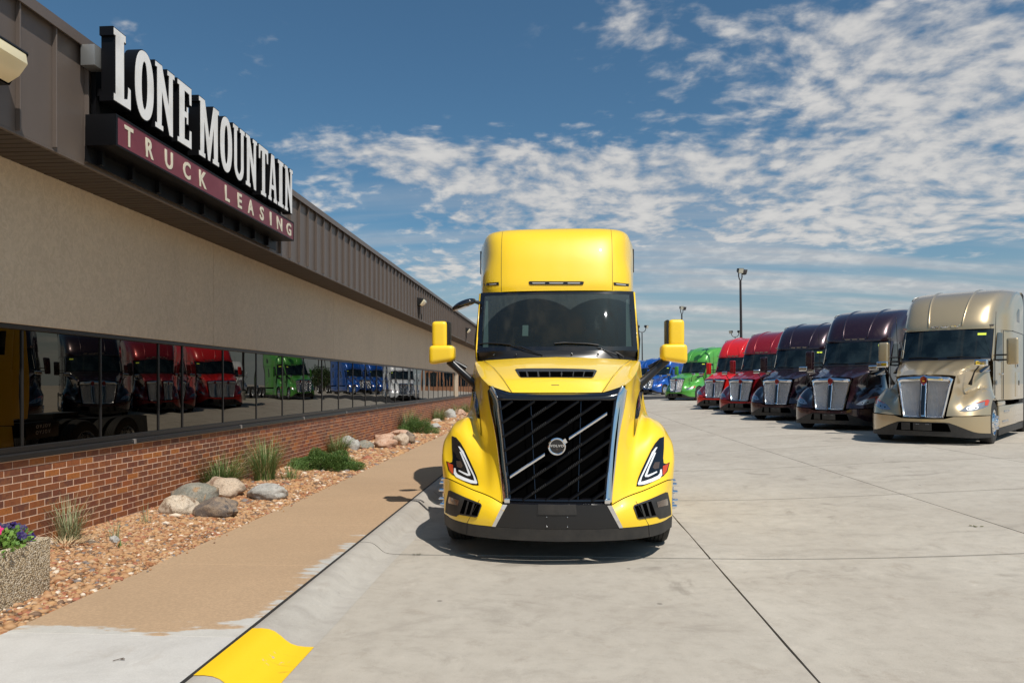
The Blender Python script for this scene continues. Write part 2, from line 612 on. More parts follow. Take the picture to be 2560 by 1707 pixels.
M_LOT = concrete('lot_concrete', (0.475, 0.432, 0.365), (0.41, 0.366, 0.305), (0.235, 0.205, 0.168), tyre=0.12)
M_KERB = concrete('kerb_concrete', (0.455, 0.425, 0.375), (0.40, 0.37, 0.325), (0.25, 0.225, 0.195), seed=3)
M_WALK = concrete('stained_walk_concrete', (0.50, 0.48, 0.44), (0.44, 0.43, 0.40), (0.36, 0.34, 0.30),
                  tan=((0.37, 0.252, 0.152), (0.5, 0.6)), seed=5)
M_SLAB = concrete('pale_walk_concrete', (0.56, 0.54, 0.50), (0.50, 0.48, 0.45), (0.38, 0.36, 0.33), seed=11)
M_SEAL, t, b = pbsdf('joint_sealant', (0.02, 0.018, 0.016), 0.8)
M_KPAINT, t, b = pbsdf('yellow_kerb_paint', (0.80, 0.50, 0.02), 0.55)
kn = t.noise(pos(t), 30, 5, 0.7)
kn2 = t.noise(t.mapping(pos(t), (2, 9, 2)), 1.5, 5, 0.7, 1.0)
c = t.mix(t.math('MULTIPLY', t.step(kn2, 0.60, 0.72), 0.55), (0.86, 0.53, 0.008), (0.45, 0.27, 0.03))
kn3 = t.noise(pos(t), 9, 7, 0.75)
c = t.mix(t.step(kn3, 0.645, 0.67), c, (0.40, 0.37, 0.33))
t.l.new(c, b.inputs['Base Color'])
bump(t, b, kn, 0.3, 0.004)

# stucco
M_STUC, t, b = pbsdf('sand_stucco', (0.5, 0.42, 0.32), 0.92)
p = pos(t)
n1 = t.noise(t.mapping(p, (1, 1, 0.7)), 16.0, 6, 0.72, 1.5)
n2 = t.noise(t.mapping(p, (1, 1, 0.5)), 1.3, 4, 0.6)
c = t.mix(t.step(n1, 0.35, 0.66), (0.55, 0.437, 0.310), (0.66, 0.532, 0.385))
c = t.mix(t.math('MULTIPLY', t.step(n2, 0.45, 0.75), 0.25), c, (0.38, 0.31, 0.24))
n4 = t.noise(p, 90.0, 4, 0.7)
c = t.mix(t.math('MULTIPLY', t.step(n4, 0.5, 0.7), 0.22), c, (0.38, 0.30, 0.215))
t.l.new(c, b.inputs['Base Color'])
bump(t, b, t.math('ADD', n1, t.math('MULTIPLY', n4, 0.7)), 0.8, 0.008)

M_MORT, t, b = pbsdf('pink_mortar', (0.60, 0.44, 0.34), 0.95)
n = t.noise(pos(t), 60, 4)
t.l.new(t.mix(n, (0.76, 0.52, 0.36), (0.90, 0.66, 0.49)), b.inputs['Base Color'])
M_BRICK, t, b = pbsdf('glazed_brown_brick', (0.2, 0.08, 0.04), 0.6)
r_ = rnd(t)
pb = pos(t)
n = t.noise(pb, 22.0, 5, 0.7)
c = t.ramp(r_, [(0.0, (0.185, 0.060, 0.029)), (0.22, (0.26, 0.084, 0.031)), (0.45, (0.160, 0.056, 0.033)), (0.62, (0.30, 0.094, 0.030)),
                (0.78, (0.19, 0.056, 0.028)), (0.90, (0.40, 0.135, 0.030)), (0.96, (0.33, 0.095, 0.028))], 'CONSTANT')
c = t.mix(t.math('MULTIPLY', t.step(t.noise(pb, 7.0, 3), 0.5, 0.62), 0.4), c, (0.36, 0.13, 0.04))
c = t.mix(t.math('MULTIPLY', t.step(n, 0.45, 0.75), 0.5), c, (0.07, 0.03, 0.022))
t.l.new(c, b.inputs['Base Color'])
bump(t, b, t.noise(pb, 160, 4), 0.4, 0.003)


def metalpaint(name, c, rough=0.42, scr=True):
    m, t, b = pbsdf(name, c, rough, 0.0, 0.0)
    n = t.noise(t.mapping(pos(t), (1, 1, 0.3)), 3.0, 4, 0.6)
    cc = t.mix(n, tuple(x * 0.85 for x in c), tuple(x * 1.15 for x in c))
    s = t.noise(t.mapping(pos(t), (1, 14, 1.2), rot=(R(12), 0, 0)), 1.3, 3, 0.6)
    cc = t.mix(t.math('MULTIPLY', t.step(s, 0.68, 0.76), 0.3), cc, tuple(min(1, x * 2.2) for x in c))
    t.l.new(cc, b.inputs['Base Color'])
    bump(t, b, t.noise(pos(t), 2.5, 3), 0.25, 0.01)
    return m


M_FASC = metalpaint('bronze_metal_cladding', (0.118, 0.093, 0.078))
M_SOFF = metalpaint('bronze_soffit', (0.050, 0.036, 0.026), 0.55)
M_FRAME = pbsdf('dark_window_frame', (0.030, 0.029, 0.029), 0.35, 0.4)[0]
M_SILL = pbsdf('sill_metal', (0.05, 0.047, 0.045), 0.28, 0.6)[0]
M_CLIP = pbsdf('pale_joint_cover', (0.35, 0.32, 0.30), 0.4, 0.5)[0]
M_SIGNW, t, b = pbsdf('white_acrylic', (0.80, 0.79, 0.78), 0.30)
t.l.new(t.mix(t.step(t.noise(pos(t), 4, 5), 0.4, 0.8), (0.80, 0.79, 0.78), (0.64, 0.62, 0.59)), b.inputs['Base Color'])
M_SIGNB = pbsdf('sign_black_metal', (0.005, 0.005, 0.006), 0.42, spec=0.15)[0]
M_MAROON, t, b = pbsdf('maroon_sign_face', (0.16, 0.022, 0.034), 0.42)
t.l.new(t.mix(t.step(t.noise(pos(t), 3, 5), 0.4, 0.8), (0.155, 0.022, 0.034), (0.20, 0.040, 0.052)), b.inputs['Base Color'])
M_CREAML = pbsdf('cream_lettering', (0.66, 0.60, 0.47), 0.5)[0]
M_GALV = pbsdf('galvanised_steel', (0.30, 0.30, 0.29), 0.45, 0.6)[0]
M_LAMPG = pbsdf('yellowed_lamp_glass', (0.78, 0.68, 0.44), 0.25, 0.0, 0.5)[0]
M_POLE = pbsdf('dark_pole_paint', (0.035, 0.028, 0.028), 0.5, 0.2)[0]

# pebbles, soil, rocks
M_SOIL, t, b = pbsdf('sandy_soil', (0.2, 0.12, 0.07), 1.0)
t.l.new(t.ramp(t.noise(pos(t), 40, 5, 0.7), [(0.3, (0.08, 0.045, 0.025)), (0.7, (0.36, 0.22, 0.11))]), b.inputs['Base Color'])
M_PEB, t, b = pbsdf('river_pebbles', (0.4, 0.25, 0.15), 0.75)
r_ = rnd(t)
c = t.ramp(r_, [(0.0, (0.42, 0.22, 0.10)), (0.13, (0.48, 0.28, 0.14)), (0.27, (0.32, 0.125, 0.045)), (0.4, (0.54, 0.36, 0.21)), (0.5, (0.46, 0.26, 0.12)),
                (0.6, (0.17, 0.10, 0.06)), (0.7, (0.50, 0.28, 0.12)), (0.83, (0.76, 0.64, 0.50)), (0.87, (0.36, 0.12, 0.065)), (0.93, (0.20, 0.18, 0.17)), (0.97, (0.50, 0.29, 0.14))], 'CONSTANT')
c = t.mix(t.math('MULTIPLY', t.noise(pos(t), 90, 4), 0.35), c, (0.25, 0.15, 0.09))
t.l.new(c, b.inputs['Base Color'])


def rockmat(name, a, b_, c_, sc=6.0):
    m, t, b = pbsdf(name, a, 0.85)
    p = pos(t)
    n = t.noise(p, sc, 6, 0.65)
    n2 = t.noise(p, sc * 12, 5, 0.7)
    c = t.mix(t.step(n, 0.38, 0.62), a, b_)
    c = t.mix(t.step(t.noise(p, sc * 0.6, 4, 0.6, 1.5), 0.57, 0.66), c, c_)
    c = t.mix(t.math('MULTIPLY', t.step(n2, 0.52, 0.60), 0.60), c, tuple(x * 0.30 for x in a))
    n5 = t.noise(p, sc * 5, 5, 0.7)
    c = t.mix(t.math('MULTIPLY', t.step(n5, 0.55, 0.66), 0.45), c, tuple(min(0.9, x * 1.5) for x in b_))
    t.l.new(c, b.inputs['Base Color'])
    bump(t, b, t.math('ADD', n, n2), 0.6, 0.02)
    return m


RK_GREY = rockmat('grey_green_rock', (0.20, 0.20, 0.165), (0.29, 0.27, 0.22), (0.38, 0.22, 0.10))
RK_TAN = rockmat('tan_rock', (0.48, 0.38, 0.27), (0.60, 0.51, 0.40), (0.22, 0.14, 0.085))
RK_DARK = rockmat('dark_brown_rock', (0.16, 0.13, 0.11), (0.30, 0.22, 0.15), (0.07, 0.065, 0.07))
RK_PINK = rockmat('pinkish_rock', (0.50, 0.30, 0.20), (0.58, 0.40, 0.29), (0.36, 0.17, 0.09))
RK_SAND = rockmat('speckled_sandstone', (0.55, 0.44, 0.33), (0.48, 0.37, 0.27), (0.28, 0.18, 0.12), 4)
RK_LGREY = rockmat('speckled_light_grey_rock', (0.38, 0.37, 0.34), (0.50, 0.48, 0.44), (0.28, 0.27, 0.26), 14)


def leafmat(name, a, b_, c_=None):
    m, t, b = pbsdf(name, a, 0.6)
    r = rnd(t)
    c = t.mix(r, a, b_)
    if c_:
        c = t.mix(t.step(r, 0.85, 0.9), c, c_)
    t.l.new(c, b.inputs['Base Color'])
    b.inputs['Subsurface Weight'].default_value = 0.0
    return m


M_GRASS = leafmat('ornamental_grass', (0.07, 0.13, 0.03), (0.16, 0.24, 0.065), (0.45, 0.38, 0.20))
M_GRASS2 = leafmat('young_dry_grass', (0.16, 0.20, 0.09), (0.30, 0.30, 0.16), (0.50, 0.36, 0.20))
M_STRAW = leafmat('straw', (0.42, 0.30, 0.16), (0.60, 0.46, 0.28))
M_JUN = leafmat('juniper_foliage', (0.045, 0.105, 0.018), (0.11, 0.19, 0.035), (0.16, 0.24, 0.06))
M_PLEAF = leafmat('petunia_leaf', (0.09, 0.19, 0.03), (0.18, 0.30, 0.05))
M_PINKF = leafmat('magenta_petal', (0.50, 0.008, 0.11), (0.62, 0.02, 0.17))
M_PURPF = leafmat('purple_petal', (0.010, 0.003, 0.05), (0.025, 0.006, 0.10))
M_TREE = leafmat('tree_leaf', (0.035, 0.07, 0.02), (0.08, 0.13, 0.03))
M_BARK = pbsdf('bark', (0.10, 0.07, 0.05), 0.9)[0]
M_ORBRICK, t, b = pbsdf('orange_brick_wall', (0.36, 0.17, 0.09), 0.9)
M_AGG, t, b = pbsdf('exposed_aggregate', (0.4, 0.33, 0.24), 0.9)
p = pos(t)
vo = t.node('ShaderNodeTexVoronoi', {'Scale': 85.0, 'Vector': p})
vc = t.ramp(vo.outputs['Color'], [(0.1, (0.34, 0.25, 0.14)), (0.35, (0.62, 0.49, 0.31)), (0.6, (0.44, 0.37, 0.27)), (0.85, (0.82, 0.72, 0.55))])
c = t.mix(t.step(vo.outputs['Distance'], 0.45, 0.80), vc, (0.20, 0.15, 0.09))
t.l.new(c, b.inputs['Base Color'])
bump(t, b, t.math('SUBTRACT', 1.0, vo.outputs['Distance']), 1.0, 0.008)

# ================================================================ the ground
XS, XR = -1.99, -1.60          # sidewalk edge, foot of the kerb
ZW = 0.12                      # height of the walk


def sheet(x0, x1, y0, y1, nx, ny, dz=0.0):
    mb = MB()
    xs = [x0 + (x1 - x0) * i / nx for i in range(nx + 1)]
    ys = [y0 + (y1 - y0) * j / ny for j in range(ny + 1)]
    mb.add([(x, y, zg(x, y) + dz) for y in ys for x in xs],
           [(j * (nx + 1) + i, j * (nx + 1) + i + 1, (j + 1) * (nx + 1) + i + 1, (j + 1) * (nx + 1) + i) for j in range(ny) for i in range(nx)])
    return mb


gm = MB()
gx = [-400, -100, -30, -12, -5.2, -1.95, -1.6, 0, 1.6, 3, 4.5, 6, 7.5, 9, 12, 16, 22, 30, 60, 200, 600]
gy = [-60, -20, -5, 0, 5, 10, 15, 20, 24, 30, 36, 42, 48, 54, 60, 69, 90, 140, 300, 900]
gm.add([(x, y, zg(x, y) - 0.04) for y in gy for x in gx],
       [(j * len(gx) + i, j * len(gx) + i + 1, (j + 1) * len(gx) + i + 1, (j + 1) * len(gx) + i) for j in range(len(gy) - 1) for i in range(len(gx) - 1)])
ground = obj('ground', gm, M_LOT)
tag(ground, kind='structure')

lot = empty('parking_lot')
tag(lot, kind='structure')
JX = [-1.60, 1.486, 4.90, 8.30, 11.7, 15.1, 18.5, 21.9]
JY = [6.9 + 3.4 * k for k in range(-3, 15)]
G_ = 0.011
for i in range(len(JX) - 1):
    for j in range(len(JY) - 1):
        x0, x1, y0, y1 = JX[i] + G_ * 0.68, JX[i + 1] - G_ * 0.68, JY[j] + G_ * 1.7, JY[j + 1] - G_ * 1.7
        if i == 0:
            x0 = JX[0] - 0.03
        nx = ny = 6
        mb = MB()
        vs = []
        w1, w2 = rng.normal(0, 0.004, (2, ny + 1)) 
        for b_ in range(ny + 1):
            for a_ in range(nx + 1):
                xx = x0 + (x1 - x0) * a_ / nx
                yy = y0 + (y1 - y0) * b_ / ny
                if a_ == nx: xx += w1[b_] * 0.8
                if b_ == ny: yy += w2[a_] * 0.8
                e = a_ in (0, nx) or b_ in (0, ny)
                vs.append((xx, yy, zg(xx, yy)))
        top = (ny + 1) * (nx + 1)
        fs = [(b_ * (nx + 1) + a_, b_ * (nx + 1) + a_ + 1, (b_ + 1) * (nx + 1) + a_ + 1, (b_ + 1) * (nx + 1) + a_) for b_ in range(ny) for a_ in range(nx)]
        rim = [a_ for a_ in range(nx + 1)] + [b_ * (nx + 1) + nx for b_ in range(1, ny + 1)] + [ny * (nx + 1) + a_ for a_ in range(nx - 1, -1, -1)] + [b_ * (nx + 1) for b_ in range(ny - 1, 0, -1)]
        for q in rim:
            vs.append((vs[q][0], vs[q][1], vs[q][2] - 0.05))
        for q in range(len(rim)):
            r2 = (q + 1) % len(rim)
            fs.append((rim[q], top + q, top + r2, rim[r2]))
        mb.add(vs, fs)
        obj('concrete_slab', mb, M_LOT, lot, weld=False)
sb = sheet(-1.99, 22.0, -3.4, 64.8, 24, 40, -0.018)
obj('joint_filler', sb, M_SEAL, lot, weld=False)
# concrete beyond the last joints that can be told apart
far = MB()
for (x0, x1, y0, y1, nx, ny) in ((21.9, 160, -20, 64.7, 14, 16), (-1.6, 160, 64.71, 150, 24, 14), (-1.6, 21.9, -25, -3.31, 8, 4)):
    m_ = sheet(x0, x1, y0, y1, nx, ny, -0.004)
    far.add(m_.v, m_.f)
obj('far_concrete', far, M_LOT, lot, weld=False)

# kerb and gutter: rolled profile, cast in lengths
kerb = empty('kerb')
tag(kerb, kind='structure')
prof = [(XS + 0.012, ZW - 0.06), (XS + 0.012, ZW - 0.006), (XS + 0.02, ZW), (-1.90, ZW + 0.001), (-1.845, ZW - 0.004), (-1.80, ZW - 0.018), (-1.76, ZW - 0.045),
        (-1.72, 0.045), (-1.68, 0.022), (-1.63, 0.008), (-1.57, 0.003), (-1.50, 0.0015)]
prof = [(x if x < -1.96 else XS + (x - XS) * 0.86, z) for x, z in prof]
ky = [-3, 0.2, 3.3, 6.9, 10.3, 13.7, 17.1, 20.5, 23.9, 27.3, 30.7, 37.5, 44.3, 51.1, 64.7]
for a_, b_ in zip(ky[:-1], ky[1:]):
    mb = MB()
    n = 14
    ys = [a_ + 0.006 + (b_ - a_ - 0.012) * q / n for q in range(n + 1)]
    vs = []
    for y in ys:
        d1 = 0.05 * math.exp(-((y - 7.6) / 0.45) ** 2) + 0.03 * math.exp(-((y - 9.2) / 0.4) ** 2)
        for (x, z) in prof:
            w = mnoise.noise(Vector((x * 3, y * 1.7, 0))) * 0.006
            zz = z - (d1 * 0.9 if 0.02 < z < ZW - 0.01 and x > -1.83 else 0)
            vs.append((x + (w if x > -1.9 else 0) + (d1 * 0.6 if x > -1.83 else 0) * 0.6, y, max(zz, 0.001) if z > 0 else z))
    m = len(prof)
    mb.add(vs, [(q * m + k, q * m + k + 1, (q + 1) * m + k + 1, (q + 1) * m + k) for q in range(n) for k in range(m - 1)])
    obj('kerb_length', mb, M_KERB, kerb, ang=60, weld=False)
# black sealant between walk and kerb
mb = MB()
pts = [(XS + 0.0 + rng.normal(0, 0.002), y, ZW - 0.003) for y in np.arange(-3, 64, 0.12)]
mb.add([(x - 0.016 + rng.normal(0, 0.0025), y, z) for x, y, z in pts] + [(x + 0.016 + rng.normal(0, 0.0025), y, z) for x, y, z in pts],
       [(i, i + 1, i + 1 + len(pts), i + len(pts)) for i in range(len(pts) - 1)])
obj('joint_sealant', mb, M_SEAL, kerb, weld=False)
# yellow paint over the kerb at the ramp
mb = MB()
pp = [(x, z) for x, z in prof[2:]]
ys = [3.68 + 0.74 * k / 10 for k in range(11)]
vs = []
for y in ys:
    for k, (x, z) in enumerate(pp):
        nz = 0.004
        vs.append((x + (0.004 if 3 < k < 8 else 0), y + 0.10 * (x + 1.9) * (1 if y > 4.1 else 0.9) * 0.35, z + nz + mnoise.noise(Vector((x * 3, y * 1.7, 0))) * 0.004))
m = len(pp)
mb.add(vs, [(q * m + k, q * m + k + 1, (q + 1) * m + k + 1, (q + 1) * m + k) for q in range(10) for k in range(m - 1)])
obj('kerb_paint_mark', mb, M_KPAINT, kerb, ang=60, weld=False)

# sidewalk
walk = empty('sidewalk')
tag(walk, kind='structure')
XG = -3.52
wy = [-3.0, -0.8, 1.0, 2.6, 4.26] + [5.98 + 1.72 * k for k in range(34)]
for a_, b_ in zip(wy[:-1], wy[1:]):
    mb = MB().box(XG, XS - 0.012, a_ + 0.003, b_ - 0.003, ZW - 0.1, ZW)
    obj('walk_slab', mb, M_SLAB if b_ < 4.5 else M_WALK, walk, bev=0.004, bseg=1)

# planting bed
mb = MB()
nx, ny = 6, 60
for j in range(ny + 1):
    for i in range(nx + 1):
        x = -5.02 + (XG + 5.02 - 0.0) * i / nx
        y = -3 + 63 * j / ny
        mb.v.append((x, y, 0.165 - 0.06 * (i / nx) ** 2))
mb.f = [(j * (nx + 1) + i, j * (nx + 1) + i + 1, (j + 1) * (nx + 1) + i + 1, (j + 1) * (nx + 1) + i) for j in range(ny) for i in range(nx)]
tag(obj('planting_bed', mb, M_SOIL), kind='structure')


def zbed(x):
    i = (x + 5.02) / (XG + 5.02)
    return 0.165 - 0.06 * i * i


def ico(sub):
    bm = bmesh.new()
    bmesh.ops.create_icosphere(bm, subdivisions=sub, radius=1)
    v = np.array([tuple(q.co) for q in bm.verts])
    f = np.array([[q.index for q in t.verts] for t in bm.faces])
    bm.free()
    return v, f


def scatter_mesh(name, bases, P, S, mat, parent=None, kind='stuff', rot3=True):
    """P (n,3) positions, S (n,3) sizes, bases list of (v,f)"""
    V, Fc, n0 = [], [], 0
    which = rng.integers(0, len(bases), len(P))
    for bi, (bv, bf) in enumerate(bases):
        idx = np.nonzero(which == bi)[0]
        if len(idx) == 0:
            continue
        a = rng.uniform(0, 2 * math.pi, len(idx))
        tx = rng.normal(0, 0.25 if rot3 else 0.0, len(idx))
        ca, sa, cx, sx = np.cos(a), np.sin(a), np.cos(tx), np.sin(tx)
        L = bv[None] * S[idx][:, None, :]
        y1 = L[..., 1] * cx[:, None] - L[..., 2] * sx[:, None]
        z1 = L[..., 1] * sx[:, None] + L[..., 2] * cx[:, None]
        x2 = L[..., 0] * ca[:, None] - y1 * sa[:, None]
        y2 = L[..., 0] * sa[:, None] + y1 * ca[:, None]
        W = np.stack([x2, y2, z1], -1) + P[idx][:, None, :]
        V.append(W.reshape(-1, 3))
        Fc.append((bf[None] + (np.arange(len(idx)) * len(bv))[:, None, None]).reshape(-1, bf.shape[1]) + n0)
        n0 += len(idx) * len(bv)
    V = np.concatenate(V); Fc = np.concatenate(Fc)
    me = bpy.data.meshes.new(name)
    k = Fc.shape[1]
    me.vertices.add(len(V)); me.vertices.foreach_set('co', V.ravel())
    me.loops.add(Fc.size); me.loops.foreach_set('vertex_index', Fc.ravel().astype(np.int32))
    me.polygons.add(len(Fc))
    me.polygons.foreach_set('loop_start', np.arange(0, Fc.size, k, dtype=np.int32))
    me.polygons.foreach_set('use_smooth', np.ones(len(Fc), dtype=bool))
    me.update(calc_edges=True)
    me.materials.append(mat)
    o = bpy.data.objects.new(name, me)
    col.objects.link(o)
    if parent: o.parent = parent
    if kind: o['kind'] = kind
    return o


iv, iface = ico(1)
bases = []
for k in range(6):
    q = iv * (1 + rng.normal(0, 0.13, (len(iv), 1)))
    bases.append((q, iface))
pts, sz = [], []
for (y0, y1, dens, s) in ((3.2, 9.0, 2100, 0.0165), (9.0, 14.0, 1100, 0.023), (14.0, 24.0, 560, 0.031), (24, 45, 150, 0.055)):
    n = int(dens * (y1 - y0) * 1.47)
    x = rng.uniform(-4.99, XG - 0.01, n)
    y = rng.uniform(y0, y1, n)
    sc = s * rng.lognormal(0, 0.36, n)
    z = np.array([zbed(a) for a in x]) + rng.uniform(0.0, 0.35, n) * s * 1.3
    pts.append(np.stack([x, y, z], 1))
    sz.append(np.stack([sc * rng.uniform(0.9, 1.5, n), sc * rng.uniform(0.75, 1.1, n), sc * rng.uniform(0.45, 0.75, n)], 1))
# a few strays on the walk
n = 60
x = XG + np.abs(rng.normal(0, 0.05, n)); y = rng.uniform(5, 12, n)
pts.append(np.stack([x, y, np.full(n, ZW + 0.006)], 1)); sz.append(np.full((n, 3), 0.010))
gravel = scatter_mesh('gravel', bases, np.concatenate(pts), np.concatenate(sz), M_PEB)

# ================================================================ the building
XW, XF = -5.0, -4.39
B0, B1 = -2.0, 76.0
ZS, ZT = 3.755, 4.86
bld = empty('commercial_building', (XW, 6, 0))
tag(bld, 'long low commercial building with brown metal fascia, sand stucco, mirror window band and brick base', 'building')
O_ = (XW, 6, 0)


def bobj(name, mb, mat, parent=bld, **kw):
    return obj(name, mb.shift(O_), mat, parent, **kw)


ZB0, COURSE, BL = 0.995, 0.0683, 0.2035
bobj('mortar_bed', MB().box(XW - 0.3, XW - 0.0018, B0, B1, -0.1, ZB0 + 0.006), M_MORT)
# bricks: nearest 300 in view singly, the rest joined
brick_mb = MB().box(-0.03, 0.0, 0.0, BL - 0.0095, 0.0, COURSE - 0.0095)
brick_me = mesh(brick_mb, 'brick', M_BRICK, smooth=True, bev=0.0015, bseg=1)
short_me = None
bl = []
nc = 13
for c_ in range(nc):
    z = ZB0 - 0.004 - (c_ + 1) * COURSE + 0.0095
    y = B0 + (BL / 2 if c_ % 2 else 0)
    while y < B1 - BL:
        bl.append((y, z))
        y += BL
vis = sorted([q for q in bl if 6.15 < q[0]], key=lambda q: (q[0] + 0.0 * q[1]))
single = set(vis[:300])
for (y, z) in vis[:300]:
    o = bpy.data.objects.new('brick', brick_me)
    col.objects.link(o)
    o.parent = bld
    o.location = (abs(rng.normal(0, 0.0007)), y - 6, z)
    o.rotation_euler = (rng.normal(0, 0.002), 0, rng.normal(0, 0.001))
V = np.array([tuple(v.co) for v in brick_me.vertices])
rest = [q for q in bl if q not in single]
near = [q for q in rest if q[0] < 30]
bx = np.array([(0, 0, 0), (0, BL - .0095, 0), (0, BL - .0095, COURSE - .0095), (0, 0, COURSE - .0095), (-.03, 0, 0), (-.03, BL - .0095, 0), (-.03, BL - .0095, COURSE - .0095), (-.03, 0, COURSE - .0095)])
bf = [(0, 1, 2, 3), (0, 4, 5, 1), (3, 2, 6, 7), (0, 3, 7, 4), (1, 5, 6, 2)]
mb = MB()
for (y, z) in rest:
    if y > 60: continue
    dx_ = abs(rng.normal(0, 0.0007))
    mb.add([(p_[0] + dx_, p_[1] + y - 6, p_[2] + z) for p_ in bx], bf)
o = obj('far_brickwork', mb, M_BRICK, bld, smooth=False, weld=False)
o['kind'] = 'stuff'

# window band
ZG0, ZG1 = 1.122, 2.215
bobj('window_backing', MB().box(XW - 0.3, XW - 0.16, B0, B1, ZB0 + 0.007, 2.3), M_VOID)
mull = [q - 0.32 for q in (-1.0, 0.14, 1.28, 2.41, 3.55, 4.35, 5.5, 6.63, 7.77, 8.90, 9.47, 10.62, 11.80, 12.92, 14.0, 15.1, 16.25)]
while mull[-1] < 33.0:
    mull.append(mull[-1] + 1.137)
mull = [m_ for m_ in mull if m_ < 33.4] + [34.3]
PIER = [(34.34, 35.35)]
mull2 = [35.4 + 1.137 * k for k in range(34)]
XGL = XW - 0.05


def panes(ms):
    for a_, b_ in zip(ms[:-1], ms[1:]):
        tl = rng.normal(0, 0.0012)
        mb = MB()
        h = 0.010
        y0, y1 = a_ + 0.012, b_ - 0.012
        vs = []
        n = 5
        for j in range(n + 1):
            for i in range(n + 1):
                u, v = i / n, j / n
                bow = 0.0025 * math.sin(math.pi * u) * math.sin(math.pi * v) * (1 if rng.random() > 0.3 else 1)
                vs.append((XGL + bow + tl * (u - 0.5) * (y1 - y0), y0 + (y1 - y0) * u, ZG0 + (ZG1 - ZG0) * v))
        fs = [(j * (n + 1) + i, j * (n + 1) + i + 1, (j + 1) * (n + 1) + i + 1, (j + 1) * (n + 1) + i) for j in range(n) for i in range(n)]
        mb.add(vs, fs)
        mb.box(XGL - 0.02, XGL - 0.012, y0, y1, ZG0, ZG1)
        bobj('window_pane', mb, M_WGLASS, weld=False, ang=60)
    for y in ms:
        bobj('mullion', MB().box(XGL - 0.06, XGL + 0.012, y - 0.011, y + 0.011, ZG0 - 0.002, ZG1 + 0.002), M_FRAME, smooth=False)


panes(mull)
panes(mull2)
bobj('window_frame', MB().box(XW - 0.12, XW - 0.012, B0, 34.33, ZG1 + 0.002, 2.262).box(XW - 0.12, XW - 0.012, B0, 34.33, 1.066, ZG0 - 0.002)
     .box(XW - 0.12, XW - 0.012, 35.36, B1, ZG1 + 0.002, 2.262).box(XW - 0.12, XW - 0.012, 35.36, B1, 1.066, ZG0 - 0.002), M_FRAME, bev=0.004, bseg=1)
# sill in lengths with joint covers
sy = [B0, 3.0, 7.96, 10.75, 13.5, 16.3, 19.1, 21.9, 24.7, 27.5, 30.3, 33.1, 38.7, 44.3, 55.5, B1]
for a_, b_ in zip(sy[:-1], sy[1:]):
    mb = MB()
    pr = [(XW - 0.10, 1.064), (XW - 0.01, 1.064), (XW + 0.030, 1.050), (XW + 0.034, 1.004), (XW - 0.004, 1.002), (XW - 0.10, 1.002)]
    vs = [(x, y, z) for y in (a_ + 0.002, b_ - 0.002) for x, z in pr]
    mb.add(vs, [(i, (i + 1) % 6, 6 + (i + 1) % 6, 6 + i) for i in range(6)] + [(5, 4, 3, 2, 1, 0), (6, 7, 8, 9, 10, 11)])
    bobj('window_sill', mb, M_SILL, smooth=False)
    if a_ > B0:
        bobj('sill_joint_cover', MB().box(XW - 0.005, XW + 0.037, a_ - 0.022, a_ + 0.022, 1.000, 1.058), M_CLIP, bev=0.002, bseg=1)

# stucco panels with control joints
sj = [-5.5 + 5.5 * k for k in range(20)]
off = 9.0 - math.floor(9.0 / 5.5) * 5.5  # a joint stands at Y about 10.25
joints = [9.93 + 5.52 * k for k in range(-2, 12)]
js = [B0] + [j for j in joints if B0 < j < B1] + [B1]
for a_, b_ in zip(js[:-1], js[1:]):
    bobj('stucco_panel', MB().box(XW - 0.1, XW, a_ + 0.006, b_ - 0.006, 2.264, ZS + 0.02), M_STUC, bev=0.004, bseg=1)
bobj('stucco_backing', MB().box(XW - 0.3, XW - 0.012, B0, B1, 2.30, ZS + 0.02), M_VOID)
bobj('stucco_pier', MB().box(XW - 0.14, XW - 0.004, 34.34, 35.35, ZB0, 2.262), M_STUC)

# soffit boards
yb = B0
boards = []
while yb < B1:
    boards.append(yb)
    yb += 0.104
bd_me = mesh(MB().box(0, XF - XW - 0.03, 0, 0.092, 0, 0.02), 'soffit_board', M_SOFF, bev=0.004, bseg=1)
sg = [y for y in boards if 5.2 < y < 30]
for y in sg[:240]:
    o = bpy.data.objects.new('soffit_board', bd_me)
    col.objects.link(o); o.parent = bld
    o.location = (0, y - 6, ZS + rng.normal(0, 0.0006))
mb = MB()
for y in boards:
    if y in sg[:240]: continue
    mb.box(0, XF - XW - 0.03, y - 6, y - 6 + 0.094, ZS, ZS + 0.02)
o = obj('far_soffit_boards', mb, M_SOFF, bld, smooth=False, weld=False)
o['kind'] = 'stuff'
bobj('soffit_deck', MB().box(XW - 0.3, XF - 0.035, B0, B1, ZS + 0.016, ZS + 0.05), M_VOID)
# fascia: pans and standing seams
SEAM = 0.4149
y_ = 5.43 - 18 * SEAM
pan = MB().box(-0.02, 0, 0.0, SEAM - 0.002, 0, ZT - ZS).box(0.0, 0.042, -0.007, 0.007, 0.012, ZT - ZS).box(-0.03, 0.004, 0, SEAM - 0.002, -0.018, -0.0005)
pan_me = mesh(pan, 'cladding_panel', M_FASC, smooth=False, bev=0.0025, bseg=1)
k = 0
while y_ < B1:
    o = bpy.data.objects.new('cladding_panel', pan_me)
    col.objects.link(o); o.parent = bld
    o.location = (XF - XW, y_ - 6, ZS)
    y_ += SEAM
    k += 1
mb = MB()
pr = [(XF - 0.3, ZT + 0.03), (XF + 0.058, ZT + 0.045), (XF + 0.062, ZT - 0.055), (XF + 0.045, ZT - 0.055), (XF + 0.043, ZT + 0.0), (XF - 0.3, ZT + 0.0)]
cy_ = [B0, 1.5, 5.05, 8.6, 12.2, 15.8, 19.4, 23.0, 26.6, 30.2, 33.8, 37.4, 44.6, 55, B1]
